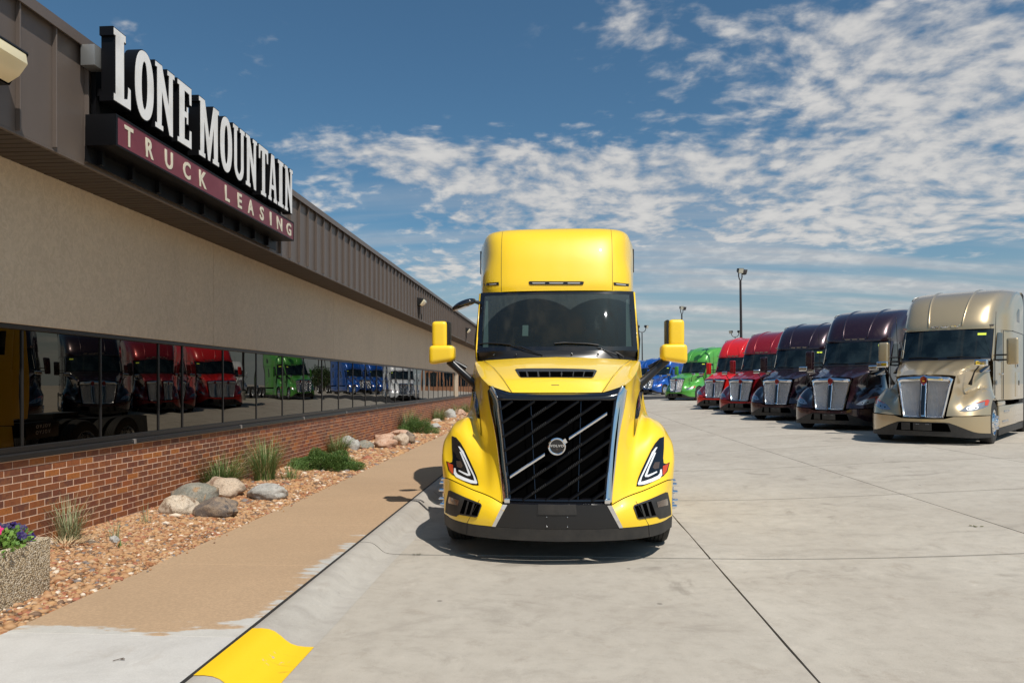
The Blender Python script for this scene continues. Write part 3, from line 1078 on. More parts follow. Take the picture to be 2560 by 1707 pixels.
for a_, b_ in zip(cy_[:-1], cy_[1:]):
    mb = MB()
    vs = [(x, y, z) for y in (a_ + 0.001, b_ - 0.001) for x, z in pr]
    mb.add(vs, [(i, (i + 1) % 6, 6 + (i + 1) % 6, 6 + i) for i in range(6)] + [(5, 4, 3, 2, 1, 0), (6, 7, 8, 9, 10, 11)])
    bobj('coping', mb, M_FASC, smooth=False)
bobj('roof', MB().box(XW - 30, XF - 0.02, B0, B1, ZT - 0.3, ZT - 0.01).box(XW - 30, XW - 0.3, B0, B1, -0.1, ZT - 0.3), M_FASC, smooth=False)


# wall lamps on the fascia
def wall_lamp(y, z, s, label):
    e = empty('wall_lamp', (XF, y, z))
    tag(e, label, 'wall lamp', 'lamps on the metal fascia')
    L = 0.26 * s
    # housing: wedge on the wall
    mb = MB().add([(0.0, -L, 0.14 * s), (0.0, L, 0.14 * s), (0.26 * s, -L, 0.10 * s), (0.26 * s, L, 0.10 * s), (0, -L, -0.15 * s), (0, L, -0.15 * s), (0.10 * s, -L, -0.15 * s), (0.10 * s, L, -0.15 * s),
                   (0.26 * s, -L, 0.085 * s), (0.26 * s, L, 0.085 * s)],
                  [(0, 1, 3, 2), (2, 3, 9, 8), (0, 4, 5, 1), (4, 6, 7, 5), (0, 2, 8, 6, 4), (1, 5, 7, 9, 3)])
    obj('housing', mb, M_FRAME, e, bev=0.006 * s)
    L2 = L * 0.93
    mb = MB().add([(0.255 * s, -L2, 0.082 * s), (0.255 * s, L2, 0.082 * s), (0.27 * s, -L2, 0.0), (0.27 * s, L2, 0.0), (0.20 * s, -L2, -0.09 * s), (0.20 * s, L2, -0.09 * s),
                   (0.11 * s, -L2, -0.14 * s), (0.11 * s, L2, -0.14 * s), (0.10 * s, -L2, 0.08 * s), (0.10 * s, L2, 0.08 * s)],
                  [(0, 1, 3, 2), (2, 3, 5, 4), (4, 5, 7, 6), (0, 2, 4, 6, 8), (1, 9, 7, 5, 3), (0, 8, 9, 1)])
    obj('lens', mb, M_LAMPG, e, bev=0.008 * s)
    obj('conduit', MB().box(0.046, 0.075, -0.02, 0.02, -0.62 if s < 1 else -0.2, -0.152 * s), M_FASC, e)
    return e


wall_lamp(4.98, 4.20, 1.0, 'yellowed wall lamp left of the big sign, cut by the left edge of the photo')
wall_lamp(22.0, 4.30, 0.85, 'small wall lamp on the ribbed fascia right of the big sign')
wall_lamp(33.5, 4.27, 0.85, 'farthest wall lamp, just above the tall yellow truck mirror')

# ================================================================ the sign
XC = -4.06
sign = empty('shop_sign', (XF, 8.65, 3.9))
tag(sign, 'black shop sign reading LONE MOUNTAIN in white letters over a maroon TRUCK LEASING box', 'sign')
SO = (XF, 8.65, 3.9)
CZ0, CZ1 = 3.905, 4.195
CY0, CY1 = 6.465, 10.84


def sobj(name, mb, mat, parent=sign, **kw):
    return obj(name, mb.shift(SO), mat, parent, **kw)


cab_ = sobj('sign_cabinet', MB().box(XF + 0.044, XC, CY0, CY1, CZ0, CZ1), M_SIGNB, bev=0.004)
sobj('sign_face', MB().box(XC + 0.001, XC + 0.005, CY0 + 0.03, CY1 - 0.012, CZ0 + 0.018, CZ1 - 0.018), M_MAROON)
sobj('face_trim', MB().box(XC + 0.0005, XC + 0.010, CY0, CY1, CZ1 - 0.017, CZ1 + 0.001).box(XC + 0.0005, XC + 0.010, CY0, CY1, CZ0 - 0.001, CZ0 + 0.017)
     .box(XC + 0.0005, XC + 0.010, CY0, CY0 + 0.029, CZ0 + 0.018, CZ1 - 0.018).box(XC + 0.0005, XC + 0.010, CY1 - 0.011, CY1, CZ0 + 0.018, CZ1 - 0.018), M_SIGNB)
# dark backing board and rail the letters hang on
sobj('backing_board', MB().box(XF + 0.046, XF + 0.09, 6.55, 10.80, 4.21, 4.80), M_SIGNB)
rail = MB()
for z in (4.40, 4.72):
    rail.box(XF + 0.092, XC - 0.13, 6.56, 10.8, z, z + 0.07)
sobj('letter_rail', rail, M_SIGNB)
sobj('rail_end_box', MB().box(XF + 0.047, XC - 0.15, 6.40, 6.548, 4.62, 4.81), M_GALV, bev=0.003)
bk = MB()
for y in np.arange(6.62, 10.9, 0.48):
    bk.box(XF + 0.046, XF + 0.10, y, y + 0.045, ZS + 0.02, CZ0 - 0.002)
bk.box(XF + 0.043, XF + 0.055, 6.46, 10.84, ZS + 0.01, CZ0 - 0.003)
sobj('bracket_row', bk, M_SIGNB)
MYZ = Matrix(((0, 0, 1, 0), (1, 0, 0, 0), (0, 1, 0, 0), (0, 0, 0, 1)))


def ell(cx, cy, rx, ry, n=40, p=2.0):
    out = []
    for k in range(n):
        t = 2 * math.pi * k / n
        c_, s_ = math.cos(t), math.sin(t)
        out.append((cx + rx * math.copysign(abs(c_) ** (2 / p), c_), cy + ry * math.copysign(abs(s_) ** (2 / p), s_)))
    return out


def arcp(cx, cy, rx, ry, a0, a1, n=10):
    return [(cx + rx * math.cos(R(a0 + (a1 - a0) * k / n)), cy + ry * math.sin(R(a0 + (a1 - a0) * k / n))) for k in range(n + 1)]


GL = {
    'L': [[(0, 0), (1, 0), (1, .30), (.80, .33), (.80, .25), (.77, .15), (.62, .13), (.62, .88), (.72, .88), (.72, 1), (0, 1), (0, .88), (.10, .88), (.10, .12), (0, .12)]],
    'O': [ell(.5, .5, .5, .505, 44, 2.3), ell(.5, .5, .135, .33, 28, 2.2)[::-1]],
    'N': [[(0, 0), (.42, 0), (.42, .1), (.34, .1), (.34, .60), (.70, 0), (.91, 0), (.91, .9), (1, .9), (1, 1), (.60, 1), (.60, .9), (.68, .9), (.68, .44), (.36, 1), (0, 1), (0, .9), (.09, .9), (.09, .1), (0, .1)]],
    'E': [[(0, 0), (1, 0), (1, .31), (.83, .31), (.80, .14), (.52, .13), (.52, .45), (.62, .45), (.62, .36), (.77, .36), (.77, .66), (.62, .66), (.62, .57), (.52, .57), (.52, .87), (.80, .86), (.83, .70), (1, .70), (1, 1), (0, 1), (0, .9), (.12, .9), (.12, .1), (0, .1)]],
    'M': [[(0, 0), (.32, 0), (.32, .1), (.26, .1), (.26, .66), (.43, 0), (.55, 0), (.72, .66), (.72, .1), (.66, .1), (.66, 0), (1, 0), (1, .1), (.94, .1), (.94, .9), (1, .9), (1, 1), (.70, 1), (.5, .40), (.3, 1), (0, 1), (0, .9), (.06, .9), (.06, .1), (0, .1)]],
    'U': [[(0, 1), (0, .9), (.09, .9), (.09, .26)] + arcp(.5, .26, .41, .265, 180, 360, 14)[1:] + [(.91, .9), (1, .9), (1, 1), (.56, 1), (.56, .9), (.65, .9), (.65, .26)] + arcp(.5, .26, .15, .12, 360, 180, 8)[1:] + [(.35, .9), (.44, .9), (.44, 1)]],
    'T': [[(.22, 0), (.78, 0), (.78, .1), (.67, .1), (.67, .88), (.80, .87), (.84, .70), (1, .70), (1, 1), (0, 1), (0, .70), (.16, .70), (.20, .87), (.33, .88), (.33, .1), (.22, .1)]],
    'A': [[(0, 0), (.38, 0), (.38, .1), (.31, .1), (.35, .25), (.62, .25), (.66, .1), (.58, .1), (.58, 0), (1, 0), (1, .1), (.93, .1), (.68, 1), (.32, 1), (.08, .1), (0, .1)], [(.38, .36), (.485, .78), (.59, .36)]],
    'I': [[(0, 0), (1, 0), (1, .1), (.80, .1), (.80, .9), (1, .9), (1, 1), (0, 1), (0, .9), (.20, .9), (.20, .1), (0, .1)]],
}
LZ0, LH = 4.305, 0.685
lets = [('L', 6.44, 6.71), ('O', 6.764, 7.093), ('N', 7.107, 7.479), ('E', 7.525, 7.825), ('M', 7.977, 8.461), ('O', 8.48, 8.802), ('U', 8.818, 9.158),
        ('N', 9.18, 9.534), ('T', 9.583, 9.90), ('A', 9.90, 10.216), ('I', 10.24, 10.457), ('N', 10.49, 10.825)]


def inset(loop, d):
    n = len(loop)
    out = []
    area = sum(loop[i][0] * loop[(i + 1) % n][1] - loop[(i + 1) % n][0] * loop[i][1] for i in range(n))
    s = 1 if area > 0 else -1
    for i in range(n):
        a, b_, c_ = Vector(loop[i - 1]), Vector(loop[i]), Vector(loop[(i + 1) % n])
        e1 = (b_ - a).normalized(); e2 = (c_ - b_).normalized()
        n1 = Vector((-e1.y, e1.x)) * s; n2 = Vector((-e2.y, e2.x)) * s
        m_ = n1 + n2
        q = max(0.35, m_.dot(n1))
        out.append(tuple(b_ + m_ * (d / q)))
    return out


for ch, y0, y1 in lets:
    loops = [[(y0 + (y1 - y0) * a_, LZ0 + LH * b_) for a_, b_ in l] for l in GL[ch]]
    lo = sobj('sign_letter', MB().prism(loops, Matrix.Translation((XC - 0.13, 0, 0)) @ MYZ, 0.13), M_SIGNB, smooth=False)
    area0 = inset(loops[0], 0.010)
    fl = [area0] + [inset(l, -0.010) if False else inset(l, 0.0) for l in loops[1:]]
    if len(loops) > 1:
        cx_ = sum(p_[0] for p_ in loops[1]) / len(loops[1]); cz_ = sum(p_[1] for p_ in loops[1]) / len(loops[1])
        fl[1] = [(cx_ + (a_ - cx_) * 1.16, cz_ + (b_ - cz_) * 1.05) for a_, b_ in loops[1]]
    face = obj('letter_face', MB().prism(fl, Matrix.Translation((XC + 0.0005, 0, 0)) @ MYZ, 0.004).shift(SO), M_SIGNW, lo, smooth=False)


def text_mesh(txt, size, depth, offset=0.0, spacing=1.0):
    cu = bpy.data.curves.new('lettering', 'FONT')
    cu.body = txt
    cu.size = size
    cu.extrude = depth
    cu.offset = offset
    cu.space_character = spacing
    cu.align_x = 'CENTER'
    cu.resolution_u = 3
    o = bpy.data.objects.new('lettering', cu)
    col.objects.link(o)
    dg = bpy.context.evaluated_depsgraph_get()
    me = bpy.data.meshes.new_from_object(o.evaluated_get(dg))
    bpy.data.objects.remove(o)
    return me


zx = {'T': (825, 880), 'R': (962, 1012), 'U': (1087, 1138), 'C': (1205, 1253), 'K': (1310, 1357), 'L': (1478, 1508), 'E': (1560, 1587), 'A': (1625, 1665), 'S': (1705, 1730), 'I': (1770, 1780), 'N': (1815, 1850), 'G': (1878, 1908)}
for ch, (a_, b_) in zx.items():
    ya, yb_ = (abs(XC) * F_PX / (1392 - q / 2.613) for q in (a_, b_))
    me = text_mesh(ch, 0.26, 0.0025, 0.007)
    xs_ = np.array([tuple(v.co) for v in me.vertices])
    lo_, hi_ = xs_.min(0), xs_.max(0)
    for v in me.vertices:
        u = (v.co.x - lo_[0]) / (hi_[0] - lo_[0]); w = (v.co.y - lo_[1]) / (hi_[1] - lo_[1])
        v.co = (XC + 0.0075 + v.co.z - XF, ya + (yb_ - ya) * u - 8.65, 3.955 + 0.188 * w - 3.9)
    me.materials.clear(); me.materials.append(M_CREAML)
    o = bpy.data.objects.new('lettering', me)
    col.objects.link(o); o.parent = sign

sign.location.y -= 0.26
# ================================================================ planter, rocks, plants
pl = empty('planter', (-4.14, 4.48, ZW))
tag(pl, 'square concrete planter of exposed pebbles full of petunias, at the left edge', 'planter')
mb = MB()
w, l, h = 0.31, 0.60, 0.43
o1 = [(-w, -l), (w, -l), (w, l), (-w, l)]
ring = lambda s, z: [(a_ * s[0], b_ * s[1], z) for a_, b_ in o1]
vs = ring((0.985, 0.99), 0.0) + ring((1, 1), h) + ring((0.84, 0.90), h) + ring((0.82, 0.88), h - 0.08)
fs = [(3, 2, 1, 0)]
for q in range(3):
    for i in range(4):
        j = (i + 1) % 4
        fs.append((q * 4 + i, q * 4 + j, q * 4 + 4 + j, q * 4 + 4 + i))
mb.add(vs, fs)
obj('planter_box', mb, M_AGG, pl, bev=0.022, bseg=3)
obj('potting_soil', MB().box(-0.25, 0.25, -0.52, 0.52, h - 0.10, h - 0.04), M_SOIL, pl)


def leafy(n, R3, size, mat, name, parent=None, z0=0.0, loc=None, up=0.5, hemi=True, wid=0.5, noise_amp=0.25):
    """many small leaves in an uneven dome"""
    q = rng.normal(0, 1, (n, 3))
    q /= np.linalg.norm(q, axis=1)[:, None]
    if hemi: q[:, 2] = np.abs(q[:, 2])
    rad = rng.uniform(0.55, 1.0, n) ** 0.5
    bumpf = np.array([1 + noise_amp * mnoise.noise(Vector(tuple(v * 2.2))) * 1.6 for v in q])
    P = q * (rad * bumpf)[:, None] * np.array(R3)
    P[:, 2] += z0
    out = q + rng.normal(0, 0.6, (n, 3)); out[:, 2] += up
    out /= np.linalg.norm(out, axis=1)[:, None]
    side = np.cross(out, rng.normal(0, 1, (n, 3))); side /= np.linalg.norm(side, axis=1)[:, None]
    s = size * rng.uniform(0.6, 1.3, n)[:, None]
    a = P; b_ = P + out * s * 0.5 + side * s * wid * 0.5; c_ = P + out * s; d = P + out * s * 0.5 - side * s * wid * 0.5
    V = np.stack([a, b_, c_, d], 1).reshape(-1, 3)
    Fc = (np.arange(n) * 4)[:, None] + np.array([[0, 1, 2, 3]])
    me = bpy.data.meshes.new(name)
    me.from_pydata(V.tolist(), [], Fc.tolist())
    me.materials.append(mat)
    o = bpy.data.objects.new(name, me)
    col.objects.link(o)
    if parent is not None: o.parent = parent
    if loc is not None: o.location = loc
    return o


def flower(parent, p_, r, mat, label=None):
    mb = MB()
    n = 15
    nrm = Vector((0.6 + rng.normal(0, .35), -0.6 + rng.normal(0, .35), 0.7)).normalized()
    M_ = Matrix.Translation(p_) @ nrm.to_track_quat('Z', 'Y').to_matrix().to_4x4()
    vs = [M_ @ Vector((0, 0, -r * 0.5))]
    for k in range(n):
        t = 2 * math.pi * k / n
        rr = r * (1 + 0.13 * math.cos(5 * t)) 
        vs.append(M_ @ Vector((rr * .45 * math.cos(t), rr * .45 * math.sin(t), 0)))
    for k in range(n):
        t = 2 * math.pi * k / n
        rr = r * (1 + 0.16 * math.cos(5 * t) + rng.normal(0, .05))
        vs.append(M_ @ Vector((rr * math.cos(t), rr * math.sin(t), r * 0.18 * math.cos(5 * t + 1) + rng.normal(0, .08) * r)))
    fs = [(0, 1 + k, 1 + (k + 1) % n) for k in range(n)] + [(1 + k, 1 + n + k, 1 + n + (k + 1) % n, 1 + (k + 1) % n) for k in range(n)]
    mb.add(vs, fs)
    return obj('flower', mb, mat, parent, weld=False, ang=80)


pet = empty('petunias', (-4.14, 4.48, ZW + 0.40))
tag(pet, 'bushy petunias with magenta and dark purple flowers growing in the planter', 'flowers')
leafy(2600, (0.30, 0.60, 0.17), 0.035, M_PLEAF, 'foliage', pet, wid=0.8)
for k in range(90):
    yy = rng.uniform(-0.2, 0.63)
    xx = rng.uniform(-0.22, 0.29)
    zz = 0.17 * math.sqrt(max(0.05, 1 - (xx / .33) ** 2 - (yy / .68) ** 2)) + rng.uniform(0.0, 0.05)
    px_c = (yy < 0.34)
    flower(pet, Vector((xx, yy, zz)), rng.uniform(0.020, 0.030), M_PINKF if px_c else M_PURPF)

# boulders
rv, rf = ico(4)


def in_bed(px, py, xmin=-4.80):
    P = on_z(px, py, 0.15)
    if P.x < xmin:
        d = ray(px, py)
        P = EYE + d * ((xmin - EYE.x) / d.x)
        P.z = 0.15
    return P


def rock(c2352, w_px, h_px, mat, label, seed, flat=1.0, facet=0.0, depth=1.0, yb=None):
    """boulder whose foot shows at (x, y) of the 2352 px picture"""
    px, py = c2352[0] * 1.08844, c2352[1] * 1.08844
    P = in_bed(px, py)
    sc = P.y / F_PX * 1.08844
    rw, rh = w_px * sc / 2 * 0.98, h_px * sc / 2 * 1.08
    v = rv.copy()
    out = []
    r_ = random.Random(seed)
    planes = [(Vector((r_.uniform(-1, 1), r_.uniform(-1, 1), r_.uniform(-.3, 1))).normalized(), r_.uniform(0.62, 0.9)) for _ in range(7)]
    for q in v:
        q = Vector(q)
        d = 1 + 0.26 * mnoise.noise(q * 1.2 + Vector((seed, 0, 0))) + 0.10 * mnoise.noise(q * 3.1 + Vector((0, seed, 0))) + 0.035 * mnoise.noise(q * 8) + 0.015 * mnoise.noise(q * 19)
        p_ = q * d
        if facet:
            for n_, dd in planes:
                e = p_.dot(n_) - dd
                if e > 0:
                    p_ -= n_ * e * facet
        out.append(Vector((p_.x * rw, p_.y * rw * depth, p_.z * rh * 1.05)))
    mb = MB().add(out, [tuple(f) for f in rf])
    dd_ = Vector((P.x, P.y, 0)).normalized() * rw * depth * 0.7
    loc = (max(P.x + dd_.x, -4.98 + rw * 0.8), P.y + dd_.y, 0.15 + rh * 0.62)
    o = obj('boulder', mb, mat, None, loc, ang=50, weld=False)
    o.rotation_euler = (0, 0, 0)
    tag(o, label, 'rock')
    return o


rock((415, 1160), 118, 60, RK_GREY, 'grey-green flat-topped boulder against the brick wall, leftmost of the near group', 1, facet=0.8, depth=0.8)
rock((412, 1183), 92, 50, RK_TAN, 'cream and brown rounded boulder leaning in front of the grey-green one', 5, facet=0.3, depth=0.8)
rock((494, 1186), 112, 46, RK_DARK, 'dark jagged boulder with brown stains, nearest to the walk in its group', 8, facet=0.9, depth=0.7)
rock((513, 1146), 98, 54, RK_SAND, 'large smooth pinkish tan boulder just behind the dark one', 12, depth=0.8)
rock((612, 1147), 102, 38, RK_LGREY, 'flat light grey speckled boulder lying alone in the pebbles', 16, facet=0.3, depth=0.7)
rock((798, 1031), 50, 38, RK_LGREY, 'rounded grey boulder behind the grass by the low juniper', 21)
rock((838, 1033), 44, 26, RK_GREY, 'small mossy grey boulder between the rounded grey one and the pink one', 25, facet=0.6)
rock((887, 1030), 52, 28, RK_PINK, 'rounded pink boulder in the front row of the middle group', 28)
rock((921, 1023), 38, 30, RK_SAND, 'rounded tan boulder right of the pink one', 31)
rock((941, 1018), 28, 30, RK_DARK, 'upright brown boulder at the right end of the middle group', 35, facet=0.3)
rock((872, 1000), 62, 18, RK_PINK, 'long flat pinkish slab at the back of the middle group', 39, facet=0.8)
rock((914, 1001), 46, 17, RK_PINK, 'low reddish slab right behind the brown upright boulder', 44, facet=0.6)
rock((1000, 985), 26, 14, RK_LGREY, 'small grey stone in the pebbles beside the flat juniper', 47)
rock((1003, 973), 24, 13, RK_TAN, 'small tan stone behind the small grey stone', 52)
rock((979, 974), 22, 11, RK_SAND, 'small tan stone nearest the flat juniper', 55)
rock((1030, 958), 30, 24, RK_LGREY, 'rounded grey boulder left of the far pinkish rock', 58)
rock((1055, 957), 30, 20, RK_PINK, 'pinkish rock farthest along, beside the truck fender', 61)
rock((212, 1252), 46, 12, RK_DARK, 'flat dark piece of bark-like stone near the planter', 66, facet=0.5, depth=0.4)
rock((262, 1247), 24, 18, RK_LGREY, 'small pointed grey stone right of the flat dark one', 70, facet=0.8)


def grass(c2352, h_px, spread, n, mat, label, dry=0.1, lean=0.6, wd=0.004, name='grass_clump'):
    px, py = c2352[0] * 1.08844, c2352[1] * 1.08844
    P = in_bed(px, py)
    H = h_px * P.y / F_PX * 1.08844 * (1.0 if mat is M_GRASS2 or mat is M_STRAW else 1.32)
    V, Fc = [], []
    k = 5
    for i in range(n):
        a = rng.uniform(0, 2 * math.pi)
        r0 = spread * 0.35 * math.sqrt(rng.random())
        base = np.array([r0 * math.cos(a), r0 * math.sin(a), 0])
        a2 = a + rng.normal(0, 0.5)
        d = np.array([math.cos(a2), math.sin(a2), 0])
        L = H * rng.uniform(0.45, 1.08)
        ln = lean * rng.uniform(0.1, 1.35) * (spread + 0.35 * L)
        cu = rng.uniform(0.0, 0.35) * L
        s = np.array([-d[1], d[0], 0]) * wd * rng.uniform(0.7, 1.4)
        o_ = len(V)
        for j in range(k + 1):
            t = j / k
            p_ = base + d * (ln * t ** 1.6) + np.array([0, 0, L * t - cu * t ** 3])
            w_ = (1 - t) ** 0.7 if j < k else 0.05
            V.append(tuple(p_ - s * w_)); V.append(tuple(p_ + s * w_))
        for j in range(k):
            Fc.append((o_ + 2 * j, o_ + 2 * j + 1, o_ + 2 * j + 3, o_ + 2 * j + 2))
    me = bpy.data.meshes.new(name)
    me.from_pydata(V, [], Fc)
    me.materials.append(mat)
    o = bpy.data.objects.new(name, me)
    col.objects.link(o)
    o.location = (P.x, P.y, 0.14)
    tag(o, label, 'grass')
    return o


grass((160, 1245), 125, 0.26, 170, M_GRASS2, 'tall thin grass clump with a few bent stems right beside the planter', lean=0.55)
grass((145, 1258), 40, 0.34, 120, M_STRAW, 'dry straw-coloured grass tuft at the foot of the planter clump', lean=0.8)
grass((262, 1240), 60, 0.12, 16, M_GRASS2, 'sparse pale grass stalks between the planter and the boulders')
grass((335, 1205), 70, 0.14, 14, M_GRASS2, 'few thin grass stalks close to the brick wall, left of the boulders')
grass((278, 1255), 24, 0.10, 14, M_GRASS, 'tiny green grass sprout alone in the pebbles')
grass((506, 1112), 84, 0.55, 700, M_GRASS, 'wide green grass clump behind the large tan boulder')
grass((608, 1106), 92, 0.42, 560, M_GRASS, 'tall dense green grass clump behind the flat light grey boulder')
grass((668, 1102), 42, 0.42, 90, M_GRASS, 'low sparse grass tuft left of the juniper')
grass((775, 1036), 48, 0.55, 420, M_GRASS, 'green grass clump right behind the near juniper')
grass((935, 985), 48, 0.85, 640, M_GRASS, 'big green grass clump rising over the far juniper')
grass((1006, 966), 34, 0.75, 520, M_GRASS, 'green grass clump between the far juniper and the far grey boulder')
grass((1046, 948), 28, 0.65, 420, M_GRASS, 'far green grass clump near the end of the bed')
grass((1068, 936), 22, 0.65, 360, M_GRASS, 'farthest green grass clump beside the yellow truck')


rw_ = lambda w, s: w * s / 2 * 0.5


def juniper(c2352, w_px, h_px, n, label):
    px, py = c2352[0] * 1.08844, c2352[1] * 1.08844
    P = in_bed(px, py)
    sc = P.y / F_PX * 1.08844
    dd_ = Vector((P.x, P.y, 0)).normalized() * rw_(w_px, sc)
    e = empty('juniper', (P.x + dd_.x, P.y + dd_.y, 0.11))
    tag(e, label, 'shrub')
    rw, rh = w_px * sc / 2, h_px * sc
    leafy(n * 3, (rw, rw * 0.62, rh * 0.95), 0.035, M_JUN, 'foliage', e, up=0.5, wid=0.22, noise_amp=0.30)
    leafy(n // 2, (rw * 0.8, rw * 0.5, rh * 0.75), 0.05, M_JUN, 'foliage', e, up=0.2, wid=0.2, noise_amp=0.45)
    br = MB()
    for k in range(9):
        a = rng.uniform(0, 6.28)
        br.tube([(0, 0, 0), (math.cos(a) * rw * .4, math.sin(a) * rw * .3, rh * .35), (math.cos(a) * rw * .8, math.sin(a) * rw * .6, rh * .5)], [0.02, 0.012, 0.005], 5)
    obj('branch', br, M_BARK, e, weld=False)
    return e


juniper((742, 1082), 160, 48, 11000, 'low spreading dark green juniper next to the near pebbles')
juniper((958, 997), 88, 38, 6000, 'far low juniper at the foot of the big grass clump')

# ================================================================ wheels
def wheel(parent, x, y, r=0.51, w=0.28, side=-1, lugs=False, dual=False, chrome=M_ALU):
    """tyre (the part) with rim and nuts below it; side -1: outer face towards -x. x is the outer face."""
    s = side
    W = w * (2.25 if dual else 1)
    prof = []
    R_ = r
    inn = 0.29
    one = [(0.035, inn), (0.012, inn + 0.03), (0.0, inn + 0.09), (0.004, R_ - 0.07), (0.022, R_ - 0.02), (0.05, R_ - 0.004)]
    tread = []
    for g in (0.085, 0.125, 0.165, 0.205):
        tread += [(g - 0.004, R_), (g - 0.003, R_ - 0.012), (g + 0.003, R_ - 0.012), (g + 0.004, R_)]
    prof = one + tread + [(w - 0.05, R_ - 0.004), (w - 0.022, R_ - 0.02), (w - 0.004, R_ - 0.07), (w, inn + 0.09), (w - 0.012, inn + 0.03), (w - 0.035, inn)]
    mb = MB().lathe([(-s * a, q) for a, q in prof], (0, 0, 0), 'x', 40)
    if dual:
        mb.lathe([(-s * (a + w * 1.2), q) for a, q in prof], (0, 0, 0), 'x', 40)
    t = obj('wheel', mb, M_RUB, parent, (x, y, r - 0.012), ang=40)
    dsh = 0.14 if dual else -0.015
    rp = [(0.03, 0.292), (0.008, 0.300), (0.004, 0.288), (0.03, 0.268), (0.05 + max(dsh, 0.0), 0.255), (dsh + 0.02, 0.21), (dsh + 0.0, 0.17), (dsh + 0.01, 0.115), (dsh - 0.03, 0.105), (dsh - 0.055, 0.085), (dsh - 0.065, 0.0)]
    rim = MB().lathe([(-s * a, q) for a, q in rp], (0, 0, 0), 'x', 40)
    obj('rim', rim, chrome, t, ang=30)
    hm = MB()
    for k in range(10):
        a = 2 * math.pi * k / 10
        c_ = Vector((-s * (dsh + 0.014), 0.232 * math.cos(a), 0.232 * math.sin(a)))
        hm.lathe([(-s * -0.004, 0.022), (-s * 0.002, 0.0)], c_, 'x', 10)
    obj('hand_hole', hm, M_VOID, t, weld=False)
    nm = None
    for k in range(10):
        a = 2 * math.pi * (k + 0.5) / 10
        c_ = (-s * dsh, 0.145 * math.cos(a), 0.145 * math.sin(a))
        one_ = [(0.0, 0.021), (-0.012, 0.019), (-0.05, 0.014), (-0.062, 0.006), (-0.063, 0)]
        if lugs:
            one_ = [(0.0, 0.030), (-0.03, 0.027), (-0.034, 0.019), (-0.078, 0.018), (-0.090, 0.010), (-0.091, 0)]
            obj('lug_nut', MB().lathe([(-s * a_, q) for a_, q in one_], (0, 0, 0), 'x', 10), M_CHROME, t, c_, ang=30)
        else:
            nm = nm or MB()
            nm.lathe([(-s * a_, q) for a_, q in one_], c_, 'x', 8)
    if nm:
        obj('lug_nuts', nm, M_CHROME, t, weld=False)
    return t


def plan(yf, w1, yB, w2, yC, w3, yE, z, bow=0.09):
    """half outline of a cab slice, from the middle of the front to the rear corner"""
    return [(0, yf, z), (0.36, yf + bow * 0.12, z), (0.66, yf + bow * 0.6, z), (w1 * 0.88, yf + bow * 1.9, z), (w1, yf + bow * 4.4, z),
            (w2, max(yB, yf + bow * 4.4 + 0.35), z), (w3, max(yC, yf + bow * 4.4 + 0.8), z), (w3, yE - 0.03, z), (w3 - 0.03, yE, z)]


# ================================================================ the yellow truck
TY = 6.44
TO = (0.0, TY, 0.0)
vt = empty('semi_truck', TO)
tag(vt, 'bright yellow long-nose sleeper tractor with slatted black grille, facing the camera beside the kerb', 'semi truck')


def z1(x, y, Y):
    return at(1060 + x / 3.409, 560 + y / 3.409, Y)


def z2(x, y, Y):
    p_ = at(1060 + x / 3.266, 940 + y / 3.266, Y)
    return Vector((p_.x + 0.004, p_.y, p_.z))


def vobj(name, mb, mat, parent=vt, **kw):
    return obj(name, mb.shift(TO), mat, parent, **kw)


W_ = lambda *a: Vector(a)
# --- fender, cheek and bonnet side (left half, mirrored)
CF = [
    [z2(640, 1037, 6.60), z2(550, 985, 6.65), z2(470, 950, 6.72), z2(390, 920, 6.80), z2(290, 875, 6.92), z2(205, 835, 7.04), W_(-1.150, 7.15, .735), W_(-1.18, 7.22, .73)],
    [z2(628, 880, 6.66), z2(560, 878, 6.70), z2(500, 868, 6.77), z2(420, 850, 6.85), z2(310, 800, 6.97), z2(225, 750, 7.09), W_(-1.172, 7.21, .92), W_(-1.205, 7.29, .92)],
    [z2(612, 700, 6.73), z2(555, 700, 6.80), z2(492, 695, 6.90), z2(410, 660, 6.98), z2(310, 610, 7.08), z2(222, 570, 7.20), W_(-1.180, 7.34, 1.075), W_(-1.215, 7.45, 1.06)],
    [z2(595, 540, 6.79), z2(535, 540, 6.90), z2(468, 545, 7.06), z2(402, 505, 7.14), z2(312, 450, 7.22), z2(236, 435, 7.34), W_(-1.150, 7.52, 1.205), W_(-1.212, 7.68, 1.125)],
    [z2(578, 400, 6.84), z2(515, 400, 6.97), z2(447, 410, 7.24), z2(398, 385, 7.40), z2(342, 345, 7.50), W_(-1.045, 7.62, 1.310), W_(-1.125, 7.72, 1.265), W_(-1.205, 7.86, 1.125)],
    [z2(558, 260, 6.90), z2(490, 270, 7.08), z2(430, 285, 7.42), W_(-.925, 7.78, 1.40), W_(-.985, 7.95, 1.345), W_(-1.06, 8.05, 1.31), W_(-1.12, 8.12, 1.25), W_(-1.195, 8.2, 1.05)],
    [z2(540, 190, 6.94), z2(478, 165, 7.20), W_(-.83, 7.62, 1.62), W_(-.93, 8.0, 1.60), W_(-.98, 8.25, 1.48), W_(-1.03, 8.4, 1.4), W_(-1.09, 8.45, 1.3), W_(-1.18, 8.5, 1.0)],
    [W_(-.68, 6.98, 1.685), W_(-.80, 7.4, 1.765), W_(-.90, 7.9, 1.85), W_(-.95, 8.2, 1.91), W_(-1.0, 8.5, 1.96), W_(-1.03, 8.55, 1.75), W_(-1.05, 8.6, 1.5), W_(-1.12, 8.6, 1.0)],
]
body = MB().grid(CF, mirror=True, k=(5, 5))
